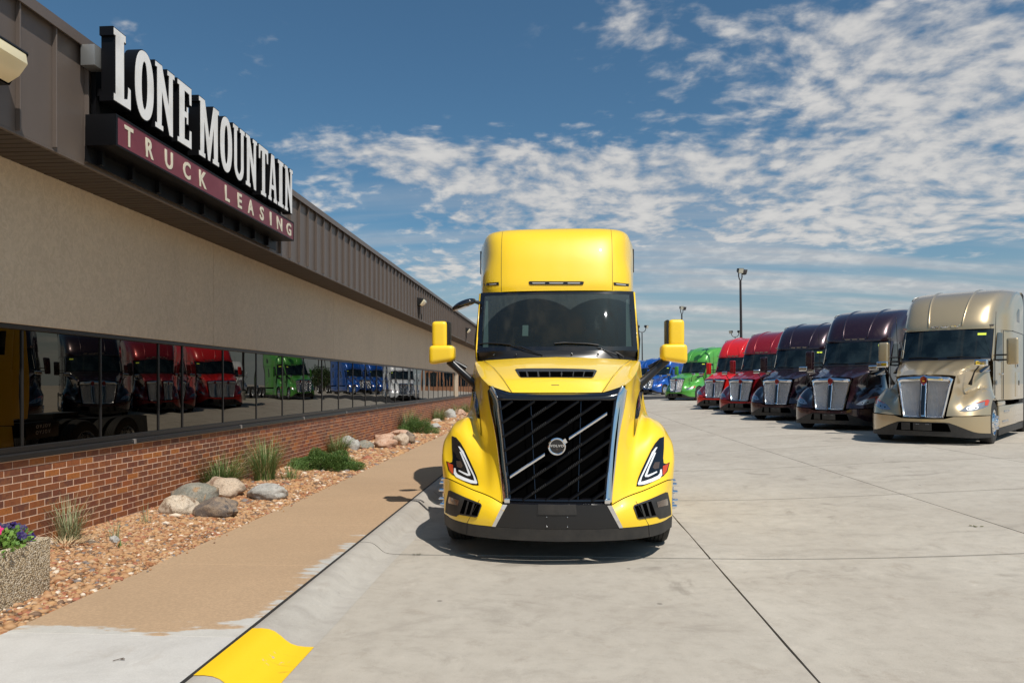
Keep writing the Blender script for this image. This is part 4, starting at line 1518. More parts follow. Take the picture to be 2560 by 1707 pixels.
HD = [
    [W_(0, 6.90, 1.612), W_(-.25, 6.90, 1.612), W_(-.43, 6.905, 1.614), W_(-.46, 6.91, 1.616), W_(-.57, 6.94, 1.648), W_(-.68, 6.98, 1.685)],
    [W_(0, 7.4, 1.778), W_(-.3, 7.4, 1.773), W_(-.56, 7.4, 1.765), W_(-.60, 7.4, 1.757), W_(-.72, 7.4, 1.770), W_(-.80, 7.4, 1.765)],
    [W_(0, 7.9, 1.903), W_(-.36, 7.9, 1.895), W_(-.69, 7.9, 1.878), W_(-.73, 7.9, 1.870), W_(-.83, 7.9, 1.872), W_(-.90, 7.9, 1.85)],
    [W_(0, 8.2, 1.965), W_(-.39, 8.2, 1.955), W_(-.78, 8.2, 1.935), W_(-.82, 8.2, 1.925), W_(-.90, 8.2, 1.925), W_(-.95, 8.2, 1.91)],
    [W_(0, 8.48, 2.02), W_(-.42, 8.50, 2.01), W_(-.87, 8.55, 1.985), W_(-.90, 8.55, 1.975), W_(-.96, 8.55, 1.975), W_(-1.0, 8.5, 1.96)],
]
body.grid(HD, mirror=True, k=(5, 4))
BV = body.bvh()                                  # world coordinates, for what sits on it
vobj('hood', body, P_YEL, ang=28)
ln = MB()
for s in (1, -1):
    ln.tube([W_(-.445 * s, 6.905, 1.6175), W_(-.58 * s, 7.4, 1.7635), W_(-.71 * s, 7.9, 1.8765), W_(-.80 * s, 8.2, 1.932), W_(-.885 * s, 8.5, 1.98)], 0.0035, 5)
vobj('panel_seam', ln, M_BLACK, weld=False)


def camcast(scale, ox, oy):
    def f(u, v):
        return EYE, ray(ox + u / scale, oy + v / scale)
    return f


C1, C2 = camcast(3.409, 1060, 560), camcast(3.266, 1060, 940)


def mirx(poly, c=1077.0):
    return [(2 * c - x, y) for x, y in poly][::-1]


def mdecal(name, poly, mat, parent=vt, off=0.004, thick=0.01, bvh=None, sides=(0, 1), cast=None, edge=14, cen=1077.0, rise=12, **kw):
    out = []
    for s in sides:
        if s == 0:
            m_ = decal(poly, cast or C2, bvh or BV, off, thick, edge)
        else:
            m_ = decal(poly, cast or C2, bvh or BV, off, thick, edge)
            m_.v = [(-p_[0], p_[1], p_[2]) for p_ in m_.v]
        out.append(vobj(name, m_, mat, parent, **kw))
    return out


# headlights: dark pod with white light guides and amber side lamp
pod = [(226, 488), (262, 500), (300, 545), (332, 600), (370, 680), (405, 755), (432, 820), (447, 887), (400, 885), (340, 862), (280, 825), (230, 800), (200, 765), (182, 692), (212, 706), (230, 700), (234, 660), (228, 580)]
pods = mdecal('headlight', pod, M_PIANO, off=-0.004, thick=0.014, ang=30)
guide = [(278, 572), (292, 574), (322, 612), (345, 665), (380, 742), (412, 810), (436, 868), (430, 878), (382, 872), (320, 850), (262, 822), (243, 795), (245, 748), (258, 752), (262, 782), (276, 800), (330, 826), (385, 846), (412, 852),
         (402, 815), (368, 745), (334, 672), (306, 622)]
inner = [(290, 615), (300, 615), (322, 660), (350, 725), (380, 800), (378, 812), (352, 812), (318, 795), (282, 775), (284, 764), (322, 782), (362, 798), (340, 735), (312, 670)]
amber = [(190, 700), (214, 714), (236, 722), (240, 795), (226, 790), (208, 765)]
proj = [(262, 690), (300, 694), (318, 735), (300, 750), (268, 740)]
for i, pd in enumerate(pods):
    for nm, pl_, mt, o1, th in (('light_guide', guide, M_LED, 0.008, 0.006), ('light_guide', inner, M_LED, 0.008, 0.006), ('turn_signal', amber, M_AMBER, 0.008, 0.004), ('projector', proj, M_BROWNL, 0.008, 0.003)):
        m_ = decal(pl_, C2, BV, o1, th, 14)
        if i == 1:
            m_.v = [(-a_, b_, c_) for a_, b_, c_ in m_.v]
        vobj(nm, m_, mt, pd, ang=40)

# --- bumper
def bf_(x, z):
    a = abs(x)
    k = (0, .35, .6, .8, .95, 1.06, 1.13, 1.165)
    v = (0.0, .035, .10, .19, .32, .48, .65, .80)
    y = np.interp(a, k, v)
    # smooth
    y = sum(np.interp(max(0, a + d), k, v) for d in (-.05, 0, .05)) / 3
    return TY + y + 0.10 * max(0.0, (0.42 - z)) * 1.2 + 0.05 * max(0, z - 0.55)


def bgrid(pts_bottom, pts_top, n=5):
    """surface of the bumper between two lines of (x, z)"""
    mb = MB()
    m_ = len(pts_bottom)
    rows = []
    for j in range(n + 1):
        t = j / n
        rows.append([(a_[0] + (b_[0] - a_[0]) * t, a_[1] + (b_[1] - a_[1]) * t) for a_, b_ in zip(pts_bottom, pts_top)])
    mb.add([(x, bf_(x, z), z) for r_ in rows for x, z in r_], [(j * m_ + i, j * m_ + i + 1, (j + 1) * m_ + i + 1, (j + 1) * m_ + i) for j in range(n) for i in range(m_ - 1)])
    return mb


def lin(a, b, n):
    return [a + (b - a) * i / n for i in range(n + 1)]


def seamz(x):
    return float(np.interp(abs(x), [0.46, .6, .8, .95, 1.05, 1.12, 1.16], [.560, .585, .625, .668, .70, .722, .737]))


xs1 = lin(-1.165, -0.60, 14)
R0 = cr(np.array([tuple(p_) for p_ in CF[0][:7]]), 4)[::-1]
yb_ = MB()
nr = 8
for j in range(nr + 1):
    t = j / nr
    for i, p_ in enumerate(R0):
        u = i / (len(R0) - 1)
        xb0 = -1.165 + (1.165 - .60) * u ** 0.9
        x = xb0 + (p_[0] - xb0) * t
        z = .362 + (p_[2] - .009 - .362) * t
        yy_ = bf_(x, z)
        w = t ** 3
        yb_.v.append((x, yy_ * (1 - w) + (p_[1] - .006) * w, z))
m_ = len(R0)
yb_.f = [(j * m_ + i, j * m_ + i + 1, (j + 1) * m_ + i + 1, (j + 1) * m_ + i) for j in range(nr) for i in range(m_ - 1)]
# return to the wheel arch
yb_.add([(-1.165, bf_(1.165, .362), .362), (-1.150, 7.145, .725), (-1.18, 7.22, .72), (-1.17, TY + .84, .362)], [(0, 1, 2, 3)])
BB = yb_.bvh()
yr_ = MB().add([(-p_[0], p_[1], p_[2]) for p_ in yb_.v], [f[::-1] for f in yb_.f])
vobj('bumper_end', yb_, P_YEL, ang=40)
vobj('bumper_end', yr_, P_YEL, ang=40)
lo_ = bgrid([(x, .245) for x in lin(-1.16, 0, 22)], [(x, .359) for x in lin(-1.165, 0, 22)], 4)
lo_.add([(-1.16, TY + .82, .25), (-1.165, TY + .80, .36), (-1.17, TY + .90, .36), (-1.165, TY + .92, .25)], [(0, 1, 2, 3)])
lo_.mirror()
vobj('air_dam', lo_, M_PLAS, ang=40)
cx = lin(-.575, .575, 16)
cp_ = bgrid([(x, .361) for x in cx], [(x * 0.80, .585) for x in cx], 5)
vobj('centre_panel', cp_, M_PIANO if False else M_BLACK, ang=40)
for s in (-1, 1):
    pts_b = [(s * (.577 + .034 * t), .3615) for t in (0, .5, 1)]
    pts_t = [(s * (.462 + .045 * t), .575) for t in (0, .5, 1)]
    m_ = bgrid(pts_b, pts_t, 5)
    m_.v = [(a_, b_ - 0.006, c_) for a_, b_, c_ in m_.v]
    vobj('chrome_trim', m_, M_CHROME, ang=40)
pz = bgrid([(x, .497) for x in lin(-.182, .182, 4)], [(x, .592) for x in lin(-.172, .172, 4)], 3)
pz.v = [(a_, b_ - 0.010, c_) for a_, b_, c_ in pz.v]
vobj('plate_holder', pz, M_PLAS)
bo = MB()
for x in (-.095, .095):
    for z in (.475, .385):
        bo.lathe([(-0.006, 0.007), (-0.010, 0.004), (-0.011, 0)], (x, bf_(x, z), z), 'y', 8)
vobj('bolts', bo, M_ALU, weld=False)
lnb = MB()
for s in (-1, 1):
    lnb.tube([(s * .735, bf_(.735, .62) - .002, .60), (s * .80, bf_(.80, .5) - .002, .48), (s * .865, bf_(.865, .36) - .002, .363)], 0.003, 5)
    lnb.tube([(s * .865, bf_(.865, .36) - .002, .359), (s * .875, bf_(.875, .25) - .002, .25)], 0.003, 5)
vobj('panel_seam', lnb, M_BLACK, weld=False)
# fog lamp pods
fog = [(198, 935), (215, 932), (330, 985), (463, 1038), (472, 1056), (438, 1146), (420, 1153), (285, 1130), (262, 1146), (215, 1135), (172, 1112), (178, 1030)]
for i, fp in enumerate(mdecal('fog_lamp_pod', fog, M_PLAS, off=0.0, thick=0.010, bvh=BB, ang=30)):
    for nm, pl_, mt, o1, th in (('fog_lamp', [(204, 984), (286, 1012), (276, 1056), (192, 1034)], M_BROWNL, 0.011, 0.006), ('vent', [(330, 1005), (462, 1050), (432, 1140), (292, 1118)], M_VOID, 0.011, 0.002)):
        m_ = decal(pl_, C2, BB, o1, th, 30)
        if i == 1: m_.v = [(-a_, b_, c_) for a_, b_, c_ in m_.v]
        vobj(nm, m_, mt, fp)
    for q in (355, 402):
        m_ = decal([(q, 1010 + (q - 330) * .33), (q + 13, 1014 + (q - 330) * .33), (q - 16, 1134), (q - 30, 1130)], C2, BB, 0.014, 0.006, 30)
        if i == 1: m_.v = [(-a_, b_, c_) for a_, b_, c_ in m_.v]
        vobj('vent_bar', m_, M_PLAS, fp)

# --- grille
GTL, GTR, GBL, GBR = z2(607, 203, 6.84), z2(1547, 203, 6.84), z2(692, 1012, 6.56), z2(1462, 1012, 6.56)
hwT = abs(GTL.x - GTR.x) / 2
hwB = abs(GBL.x - GBR.x) / 2 
zT, zB, yT, yB_ = GTL.z, GBL.z, 6.84, 6.56
GTL, GTR, GBL, GBR = W_(-hwT, yT, zT), W_(hwT, yT, zT), W_(-hwB, yB_, zB), W_(hwB, yB_, zB)


def gp(x, z, off=0.0):
    t = (z - zB) / (zT - zB)
    return W_(x, yB_ + (yT - yB_) * t + off - 0.03 * (1 - (x / hwT) ** 2), z)


# radiator opening behind
mb = MB().add([GTL + W_(-.05, .14, .03), GTR + W_(.05, .14, .03), GBR + W_(.05, .14, -.03), GBL + W_(-.05, .14, -.03)], [(0, 1, 2, 3)])
vobj('radiator', mb, M_VOID)
rd = MB()
rd.add([GTL + W_(-.06, .02, .02), GBL + W_(-.06, .02, -.02), GBL + W_(-.06, .16, -.02), GTL + W_(-.06, .16, .02)], [(0, 1, 2, 3)])
rd.mirror()
rd.add([GTL + W_(-.06, .0, .02), GTR + W_(.06, .0, .02), GTR + W_(.06, .2, .02), GTL + W_(-.06, .2, .02)], [(0, 1, 2, 3)])
vobj('grille_light_block', rd, M_VOID, smooth=False)  # added black sheets closing grille sides and top against stray light


def clip(p, q):
    """clip a line in grille coordinates (x, z) to the trapezoid"""
    t0, t1 = 0.0, 1.0
    d = (q[0] - p[0], q[1] - p[1])
    k = (hwT - hwB) / (zT - zB)
    for (n, c_) in (((0, -1), -zB), ((0, 1), zT), ((1, -k), hwB - k * zB), ((-1, -k), hwB - k * zB)):
        num = c_ - (n[0] * p[0] + n[1] * p[1])
        den = n[0] * d[0] + n[1] * d[1]
        if abs(den) < 1e-9:
            if num < 0: return None
            continue
        t = num / den
        if den > 0: t1 = min(t1, t)
        else: t0 = max(t0, t)
    if t0 >= t1: return None
    return (p[0] + d[0] * t0, p[1] + d[1] * t0), (p[0] + d[0] * t1, p[1] + d[1] * t1)


zc_ = z2(1077, 572, 6.66).z
sl = 0.645 * 1.03
stepz = 0.142
for k in range(-9, 10):
    if k == 0: continue
    z0_ = zc_ + k * stepz
    c_ = clip((-2, z0_ - 2 * sl), (2, z0_ + 2 * sl))
    if not c_: continue
    (xa, za), (xb, zb_) = c_
    if math.hypot(xb - xa, zb_ - za) < 0.06: continue
    n_ = 10
    P_ = [gp(xa + (xb - xa) * i / n_, za + (zb_ - za) * i / n_, 0.0) for i in range(n_ + 1)]
    hwid, dep = 0.0155, 0.026
    vs, fs = [], []
    for p_ in P_:
        vs += [p_ + W_(-.55 * hwid, .012, hwid), p_ + W_(-.2 * hwid, -dep * .4, hwid * .5), p_ + W_(0, -dep * .5, 0), p_ + W_(.3 * hwid, -dep * .25, -hwid * .8), p_ + W_(.5 * hwid, .03, -hwid * 1.1)]
    for i in range(n_):
        for j in range(4):
            fs.append((i * 5 + j, (i + 1) * 5 + j, (i + 1) * 5 + j + 1, i * 5 + j + 1))
    bar = vobj('grille_bar', MB().add(vs, fs), M_BAR, weld=False, ang=50)
    # ribbed inserts that catch the light
    L_ = math.hypot(xb - xa, zb_ - za)
    for xc in (-.17, .17):
        ins = MB()
        if xa < xc - .07 and xb > xc + .07:
            for q in range(9):
                x = xc - .06 + .12 * q / 8
                zz = z0_ + x * sl
                p_ = gp(x, zz, -0.014)
                ins.box(p_.x - .0045, p_.x + .0045, p_.y - .006, p_.y + .002, p_.z - .002, p_.z + .017)
        if ins.v:
            o_ = obj('bar_ribs', ins.shift(TO), M_BLACK, bar, weld=False, smooth=False)
vb = MB()
for x0, x1 in ((-.255, -.20), (.235, .195)):
    vb.tube([gp(x1, zB, .02), gp(x0, zT, .02)], .006, 5)
vobj('upright_bar', vb, M_PIANO, weld=False)
# the bright diagonal
pa, pb_ = z2(700, 808, 6.6), z2(1488, 292, 6.8)
sl2 = (pb_.z - pa.z) / (pb_.x - pa.x)
for xa, xb in ((pa.x, -.115), (.115, pb_.x)):
    P_ = [gp(x, zc_ + x * sl2, -0.032) for x in lin(xa, xb, 6)]
    vs, fs = [], []
    for p_ in P_:
        vs += [p_ + W_(0, .03, .017), p_ + W_(0, -.006, .015), p_ + W_(0, -.016, .004), p_ + W_(0, -.008, -.014), p_ + W_(0, .03, -.017)]
    for i in range(6):
        for j in range(4):
            fs.append((i * 5 + j, (i + 1) * 5 + j, (i + 1) * 5 + j + 1, i * 5 + j + 1))
    vobj('chrome_diagonal', MB().add(vs, fs), M_CHROME, weld=False, ang=30)
# badge
bc = gp(0, zc_, -0.03)
badge = vobj('badge', MB().lathe([(0.03, .068), (-.010, .068), (-.012, .0)], bc, 'y', 40), M_PIANO)
rg = MB().lathe([(-.002, .063), (-.020, .066), (-.024, .073), (-.020, .083), (.01, .086), (.03, .084)], bc, 'y', 48)
obj('badge_ring', rg.shift(TO), M_CHROME, badge, ang=50)
# ring arrow, upper right
am = MB()
ang0 = math.atan2(.62, 1)
ca, sa = math.cos(ang0), math.sin(ang0)
tri = [(.080, -.018), (.080, .022), (.108, .024), (.106, -.018)]
am.prism([[(a_ * ca - b_ * sa, a_ * sa + b_ * ca) for a_, b_ in tri]], Matrix.Translation(bc + W_(0, -.012, 0)) @ Matrix.Rotation(math.pi / 2, 4, 'X'), .014)
obj('badge_arrow', am.shift(TO), M_CHROME, badge, ang=30)
me = text_mesh('VOLVO', .031, .002, .0008, 1.12)
me.transform(Matrix.Translation(bc - Vector(TO) + W_(0, -.0155, -.004)) @ Matrix.Rotation(math.pi / 2, 4, 'X') @ Matrix.Scale(1.18, 4, (1, 0, 0)))
me.materials.clear(); me.materials.append(M_CHROME)
o = bpy.data.objects.new('badge_lettering', me); col.objects.link(o); o.parent = badge
obj('camera_eye', MB().lathe([(-.013, .006), (-.015, .003), (-.015, 0)], bc + W_(0, 0, -.030), 'y', 10).shift(TO), M_BROWNL, badge)
# frame: top hood of black gloss, thin sides, bottom rail
tp_out = [(-.655, 6.955, 1.668), (-.56, 6.925, 1.640), (-.44, 6.893, 1.606), (0, 6.875, 1.604), (.44, 6.893, 1.606), (.56, 6.925, 1.640), (.655, 6.955, 1.668)]
tp_in = [(-hwT - .012, 6.85, zT + .004), (-hwT * .9, 6.835, zT + .006), (-hwT * .66, 6.82, zT + .006), (0, 6.79, zT + .006), (hwT * .66, 6.82, zT + .006), (hwT * .9, 6.835, zT + .006), (hwT + .012, 6.85, zT + .004)]
mid = [tuple(0.5 * (a_ + b_) + (0, -0.022, 0.008)[i] for i, (a_, b_) in enumerate(zip(p_, q_))) for p_, q_ in zip(tp_out, tp_in)]
rt = [(a_, b_ + .10, c_ - .02) for a_, b_, c_ in tp_in]
vobj('grille_hood', MB().grid([tp_out, mid, tp_in, rt], k=(4, 3)), M_PIANO, ang=60)
sd = MB()
for s in (-1, 1):
    sd.tube([W_(s * hwT, yT, zT), W_(s * (hwT + hwB) / 2, (yT + yB_) / 2, (zT + zB) / 2), W_(s * hwB, yB_, zB)], .012, 6)
sd.tube([W_(-hwB, yB_, zB), W_(-hwB * .5, yB_ - .02, zB), W_(0, yB_ - .03, zB), W_(hwB * .5, yB_ - .02, zB), W_(hwB, yB_, zB)], .017, 8)
vobj('grille_surround', sd, M_PIANO, weld=False)
gap = MB().grid([[W_(x, bf_(x, .6) + .015, .57) for x in lin(-.50, .50, 6)], [W_(x, 6.60, .625) for x in lin(-.47, .47, 6)]], k=(2, 2))
vobj('lower_ledge', gap, M_PIANO)
# chrome strips down both sides
so = [z2(519, 118, 6.97), z2(530, 190, 6.95), z2(548, 300, 6.91), z2(572, 430, 6.86), z2(592, 560, 6.81), z2(610, 720, 6.75), z2(626, 880, 6.69), z2(638, 1015, 6.63)]
si = [z2(552, 82, 6.94), z2(592, 165, 6.87), z2(612, 280, 6.84), z2(630, 400, 6.80), z2(650, 560, 6.75), z2(665, 720, 6.69), z2(680, 880, 6.62), z2(690, 1015, 6.57)]
so = [p_ + W_(0, -.035, 0) for p_ in so]
si = [p_ + W_(0, -.035, 0) for p_ in si]
mi = [(a_ + b_) / 2 + W_(0.0, -.010, 0) for a_, b_ in zip(so, si)]
for s in (-1, 1):
    f_ = lambda p_: W_(p_.x * -s, p_.y, p_.z)
    vobj('chrome_strip', MB().grid([[f_(p_ + W_(-.006, .05, 0)) for p_ in so], [f_(p_) for p_ in so], [f_(p_) for p_ in mi], [f_(p_) for p_ in si], [f_(p_ + W_(.012, .05, 0)) for p_ in si]], k=(3, 4)), M_CHROME, ang=40)
    vobj('chrome_foot', MB().box(s * .465 - .026, s * .465 + .026, 6.50, 6.58, .590, .632), M_CHROME, bev=.006)
slit = [(390, 104), (402, 104), (420, 130), (438, 190), (447, 250), (452, 310), (457, 370), (461, 430), (463, 488), (455, 470), (444, 420), (430, 360), (419, 300), (408, 240), (399, 180), (393, 130)]
mdecal('hood_side_vent', slit, M_PIANO, off=.012, thick=.012, edge=9)
# bonnet vent
vent = [(775, 1240), (788, 1232), (900, 1228), (1125, 1228), (1350, 1233), (1462, 1240), (1475, 1250), (1450, 1298), (1430, 1310), (1128, 1304), (830, 1306), (810, 1296)]
vv = decal(vent, C1, BV, 0.0, .018, 60)
vp = vobj('hood_vent', vv, M_BLACK, ang=30)
xs_ = [(805, 868), (880, 965), (977, 1066), (1074, 1170), (1178, 1272), (1280, 1362), (1372, 1448)]
for a_, b_ in xs_:
    m_ = decal([(a_, 1256), (b_, 1256), (b_ - (b_ - 1127) * .035, 1300), (a_ - (a_ - 1127) * .05, 1300)], C1, BV, .021, .001, 60)
    vobj('vent_opening', m_, M_VOID, vp, weld=False)
# raised scoop flanks
for s in (0, 1):
    m_ = decal([(905, 1420), (1000, 1336), (1040, 1340), (960, 1425)][:4], C1, BV, -0.012, .013, 60) if False else None
nm_ = decal([(1085, 1368), (1150, 1368), (1150, 1374), (1085, 1374)], C1, BV, 0.0, .004, 60)
vobj('washer_slot', nm_, M_BROWNL, weld=False)

# --- cab shell
cs = []
for z, yf, w1, w2, w3 in ((1.0, 8.62, 1.01, 1.05, 1.13), (1.5, 8.62, 1.02, 1.05, 1.135), (1.96, 8.62, 1.02, 1.055, 1.14)):
    cs.append(plan(yf, w1, 9.9, w2, 10.5, w3, 11.10, z))
low = MB()
low.grid([[p_ for p_ in r_[3:]] for r_ in cs], mirror=True, k=(3, 4))
ws = [(2.10, 8.62, 1.0), (2.36, 8.745, .998), (2.62, 8.87, .994), (2.885, 9.0, .99)]
WC = 0.15


def wsp(u, z, off=0.0):
    t = (z - 2.10) / .785
    w = 1.0 - .008 * t
    return W_(u * w, 8.60 + .36 * t + .045 * t * t + WC * abs(u) ** 2.6 - off * .89, z + off * .45)


# pillars and doors: from the windscreen edge back
side = []
for z in (1.96, 2.10, 2.36, 2.62, 2.885):
    t = max(0, (z - 2.10) / .785)
    e = wsp(-1.0, z)
    if z < 2.1: e = W_(-1.0, 8.84, z)
    side.append([e, W_(-1.022, e.y + .05, z), W_(-1.045, 9.45, z), W_(-1.06, 9.95, z), W_(-1.14, 10.6, z), W_(-1.14, 10.95, z), W_(-1.14, 11.07, z), W_(-1.11, 11.10, z)])
low.grid(side, mirror=True, k=(3, 4))
low.box(-1.1, 1.1, 11.04, 11.08, 1.0, 3.75)
vobj('cab', low, P_YEL, ang=30)
rf_rows = []
for z, yf, sc_, bow in ((2.89, 8.985, 1, .095), (2.98, 8.99, 1, .095), (3.15, 9.035, 1, .095), (3.35, 9.10, 1, .095), (3.52, 9.18, 1, .095), (3.65, 9.27, 1, .095), (3.74, 9.38, .995, .09), (3.80, 9.52, .985, .085), (3.835, 9.74, .965, .075), (3.855, 10.1, .92, .06), (3.868, 10.4, .75, .05), (3.87, 10.7, .35, .03)):
    w1 = np.interp(z, [2.89, 3.1, 3.4, 3.7], [.995, 1.0, 0.965, .985])
    w2 = np.interp(z, [2.89, 3.3, 3.7], [1.05, 1.055, 1.06])
    r_ = plan(yf, w1, 9.9, w2, 10.55, 1.14, 11.10, z, bow)
    if sc_ < 1:
        r_ = [(x * sc_, y, zz) for x, y, zz in r_]
    rf_rows.append(r_)
roof = MB().grid(rf_rows, mirror=True, k=(4, 4))
RV = roof.bvh()
n0 = len(roof.v)
vobj('roof_fairing', roof, P_YEL, ang=30)
rs_ = MB()
for s in (-1, 1):
    pts_ = []
    for z in [2.90 + .045 * q for q in range(21)]:
        hit = RV.ray_cast(W_(s * (.715 + .02 * (z - 2.9)), 0, z), W_(0, 1, 0))
        if hit[0] is not None:
            pts_.append(hit[0] + W_(0, -.001, 0))
    rs_.tube(pts_, .003, 5)
vobj('roof_seam', rs_, M_BLACK, weld=False)
for pl_, gl_ in (([(893, 492), (905, 488), (1350, 489), (1364, 494), (1358, 514), (1345, 518), (910, 518), (898, 514)], [(922, 1033), (1066, 1188), (1223, 1332)]),
                 ([(508, 504), (636, 495), (640, 519), (514, 529)], [(528, 618)]), ([(1616, 497), (1748, 510), (1745, 531), (1620, 521)], [(1636, 1722)])):
    ml = vobj('marker_lamp', decal(pl_, C1, RV, -.002, .012, 60), M_BLACK, ang=30)
    for a_, b_ in gl_:
        if pl_[0][0] == 893: q = [(a_, 498), (b_, 498), (b_ - 4, 508), (a_ + 4, 508)]
        elif pl_[0][0] == 508: q = [(a_ + 5, 512), (b_, 506), (b_ - 4, 514), (a_ + 2, 521)]
        else: q = [(a_, 506), (b_, 514), (b_ - 4, 524), (a_ + 4, 515)]
        obj('lamp_lens', decal(q, C1, RV, .010, .004, 60).shift(TO), M_DIMLENS, ml)
# roof rear side trim: dark strips seen along both upper edges
for s in (-1, 1):
    vobj('roof_side_vane', MB().box(s * 1.138 - .012, s * 1.138 + .012, 10.5, 11.05, 3.35, 3.70), M_BLACK, bev=.01)

# windscreen
fr_ = []
for z in (2.095, 2.16, 2.30, 2.5, 2.7, 2.84, 2.888):
    fr_.append([wsp(u, z, .002) for u in (-1.003, -.97, -.8, -.5, -.2, 0, .2, .5, .8, .97, 1.003)])


def ringpatch(u1, z0, z1_, off, n=16):
    """band between the frame edge and the glass"""
    o_ = [(-1.003, 2.09), (1.003, 2.09), (1.003, 2.89), (-1.003, 2.89)]
    i_ = [(-u1, z0), (u1, z0), (u1, z1_), (-u1, z1_)]
    mb = MB()
    for k in range(4):
        a, b_, c_, d_ = o_[k], o_[(k + 1) % 4], i_[(k + 1) % 4], i_[k]
        vs = []
        for j in range(3):
            t = j / 2
            for q in range(n + 1):
                s = q / n
                p0 = (a[0] + (b_[0] - a[0]) * s, a[1] + (b_[1] - a[1]) * s)
                p1 = (d_[0] + (c_[0] - d_[0]) * s, d_[1] + (c_[1] - d_[1]) * s)
                vs.append(wsp(p0[0] + (p1[0] - p0[0]) * t, p0[1] + (p1[1] - p0[1]) * t, off))
        mb.add(vs, [(j * (n + 1) + q, j * (n + 1) + q + 1, (j + 1) * (n + 1) + q + 1, (j + 1) * (n + 1) + q) for j in range(2) for q in range(n)])
    return mb


vobj('windscreen_frame', ringpatch(.945, 2.155, 2.845, .004), M_PIANO, ang=50)
gl_ = MB()
us = lin(-.99, .99, 24)
zs = lin(2.11, 2.88, 12)
gl_.add([wsp(u, z, .001) for z in zs for u in us], [(j * 25 + i, j * 25 + i + 1, (j + 1) * 25 + i + 1, (j + 1) * 25 + i) for j in range(12) for i in range(24)])
gm_ = mesh(gl_, 'windscreen', M_GLASS, ang=60)
o = obj('windscreen', gm_, None, vt)
o.location = (0, -TY, 0)
# cowl below the glass with bolts, wipers
cw = MB().grid([[W_(x, 8.50 + .30 * abs(x) ** 2.6, 2.012 - .03 * x * x) for x in lin(-.98, .98, 10)], [W_(x, 8.53 + .28 * abs(x) ** 2.6, 2.055 - .02 * x * x) for x in lin(-.98, .98, 10)],
                [wsp(x, 2.10, .012) for x in lin(-.98, .98, 10)]], k=(3, 3))
vobj('cowl', cw, M_BLACK)
cb = MB()
for x in (-.78, -.50, .18, .50):
    cb.lathe([(-.008, .014), (-.012, .008), (-.012, 0)], (x, 8.52 + .28 * abs(x) ** 2.6 - .005, 2.055), 'y', 8)
vobj('cowl_bolts', cb, M_PIANO, weld=False)
for pts_ in ([(470, 1022), (560, 1014), (650, 1018), (742, 1030)], [(1112, 1018), (1200, 1011), (1300, 1015), (1400, 1019), (1490, 1030)]):
    P_ = [z1(x, y, 8.60) for x, y in pts_]
    Q_ = []
    for (x, y) in pts_:
        d = ray(1060 + x / 3.409, 560 + y / 3.409)
        # meet the glass
        lo, hi = 7.5, 9.6
        for _ in range(30):
            m = (lo + hi) / 2
            p_ = EYE + d * (m / d.y)
            if p_.y < wsp(p_.x, p_.z).y: lo = m
            else: hi = m
        Q_.append(EYE + d * ((lo - .02) / d.y))
    wpo = vobj('wiper', MB().tube(Q_, .010, 6), M_BLACK, ang=60)
    if pts_[0][0] < 900: a_ = [(742, 1030), (830, 1048), (920, 1082), (1015, 1120)]; b2 = [(640, 1020), (800, 1050), (980, 1112)]
    else: a_ = [(1490, 1030), (1580, 1068), (1660, 1105), (1700, 1135)]; b2 = [(1390, 1020), (1500, 1060), (1640, 1110)]
    for k_, pl2 in enumerate((a_, b2)):
        A_ = []
        for i, (x, y) in enumerate(pl2):
            d = ray(1060 + x / 3.409, 560 + y / 3.409)
            yy = 8.66 - .14 * i / (len(pl2) - 1)
            A_.append(EYE + d * ((yy + .18 * abs((x - 1127) / 700) ** 2.6) / d.y))
        obj('wiper_arm', MB().tube(A_, [.009] * (len(A_) - 1) + [.016] if k_ == 0 else .006, 6).shift(TO), M_BLACK, wpo)

# interior
vobj('cab_lining', MB().box(-.93, .93, 10.9, 10.92, 1.2, 2.9).box(-.96, -.94, 9.15, 11, 1.2, 2.85).box(.94, .96, 9.15, 11, 1.2, 2.85).box(-.94, .94, 9.12, 11, 2.84, 2.87).box(-.95, .95, 8.9, 11, 1.15, 1.18), M_SEAT, smooth=False)
vobj('dashboard', MB().grid([[W_(x, 8.75 + .24 * abs(x) ** 2.6, 2.02) for x in lin(-.93, .93, 6)], [W_(x, 9.0 + .1 * abs(x), 2.13) for x in lin(-.93, .93, 6)], [W_(x, 9.25, 2.10) for x in lin(-.93, .93, 6)], [W_(x, 9.32, 1.7) for x in lin(-.93, .93, 6)]], k=(3, 2)), M_SEAT)
for x in (-.48, .52):
    sm_ = MB().box(x - .24, x + .24, 9.85, 10.0, 1.45, 2.28).box(x - .14, x + .14, 9.87, 9.97, 2.30, 2.50)
    vobj('seat', sm_, M_BLACK, bev=.04)
vobj('steering_wheel', MB().tube([W_(.52 + .22 * math.cos(a), 9.42 + .06 * math.sin(a), 2.02 + .21 * math.sin(a)) for a in [k * math.pi / 12 for k in range(25)]], .014, 6), M_BLACK, weld=False)
for s in (-1, 1):
    vobj('pillar_lining', MB().add([wsp(s * .93, 2.16, -.03), wsp(s * .86, 2.16, -.05), wsp(s * .90, 2.80, -.05), wsp(s * .93, 2.80, -.03), W_(s * .93, 9.25, 2.16), W_(s * .93, 9.4, 2.8)], [(0, 1, 2, 3), (1, 4, 5, 2)]), M_CREAM, smooth=False)
vobj('paper_note', MB().add([wsp(-.43, 2.30, -.012), wsp(-.355, 2.30, -.012), wsp(-.355, 2.44, -.012), wsp(-.43, 2.44, -.012)], [(0, 1, 2, 3)]), M_PAPER, smooth=False)
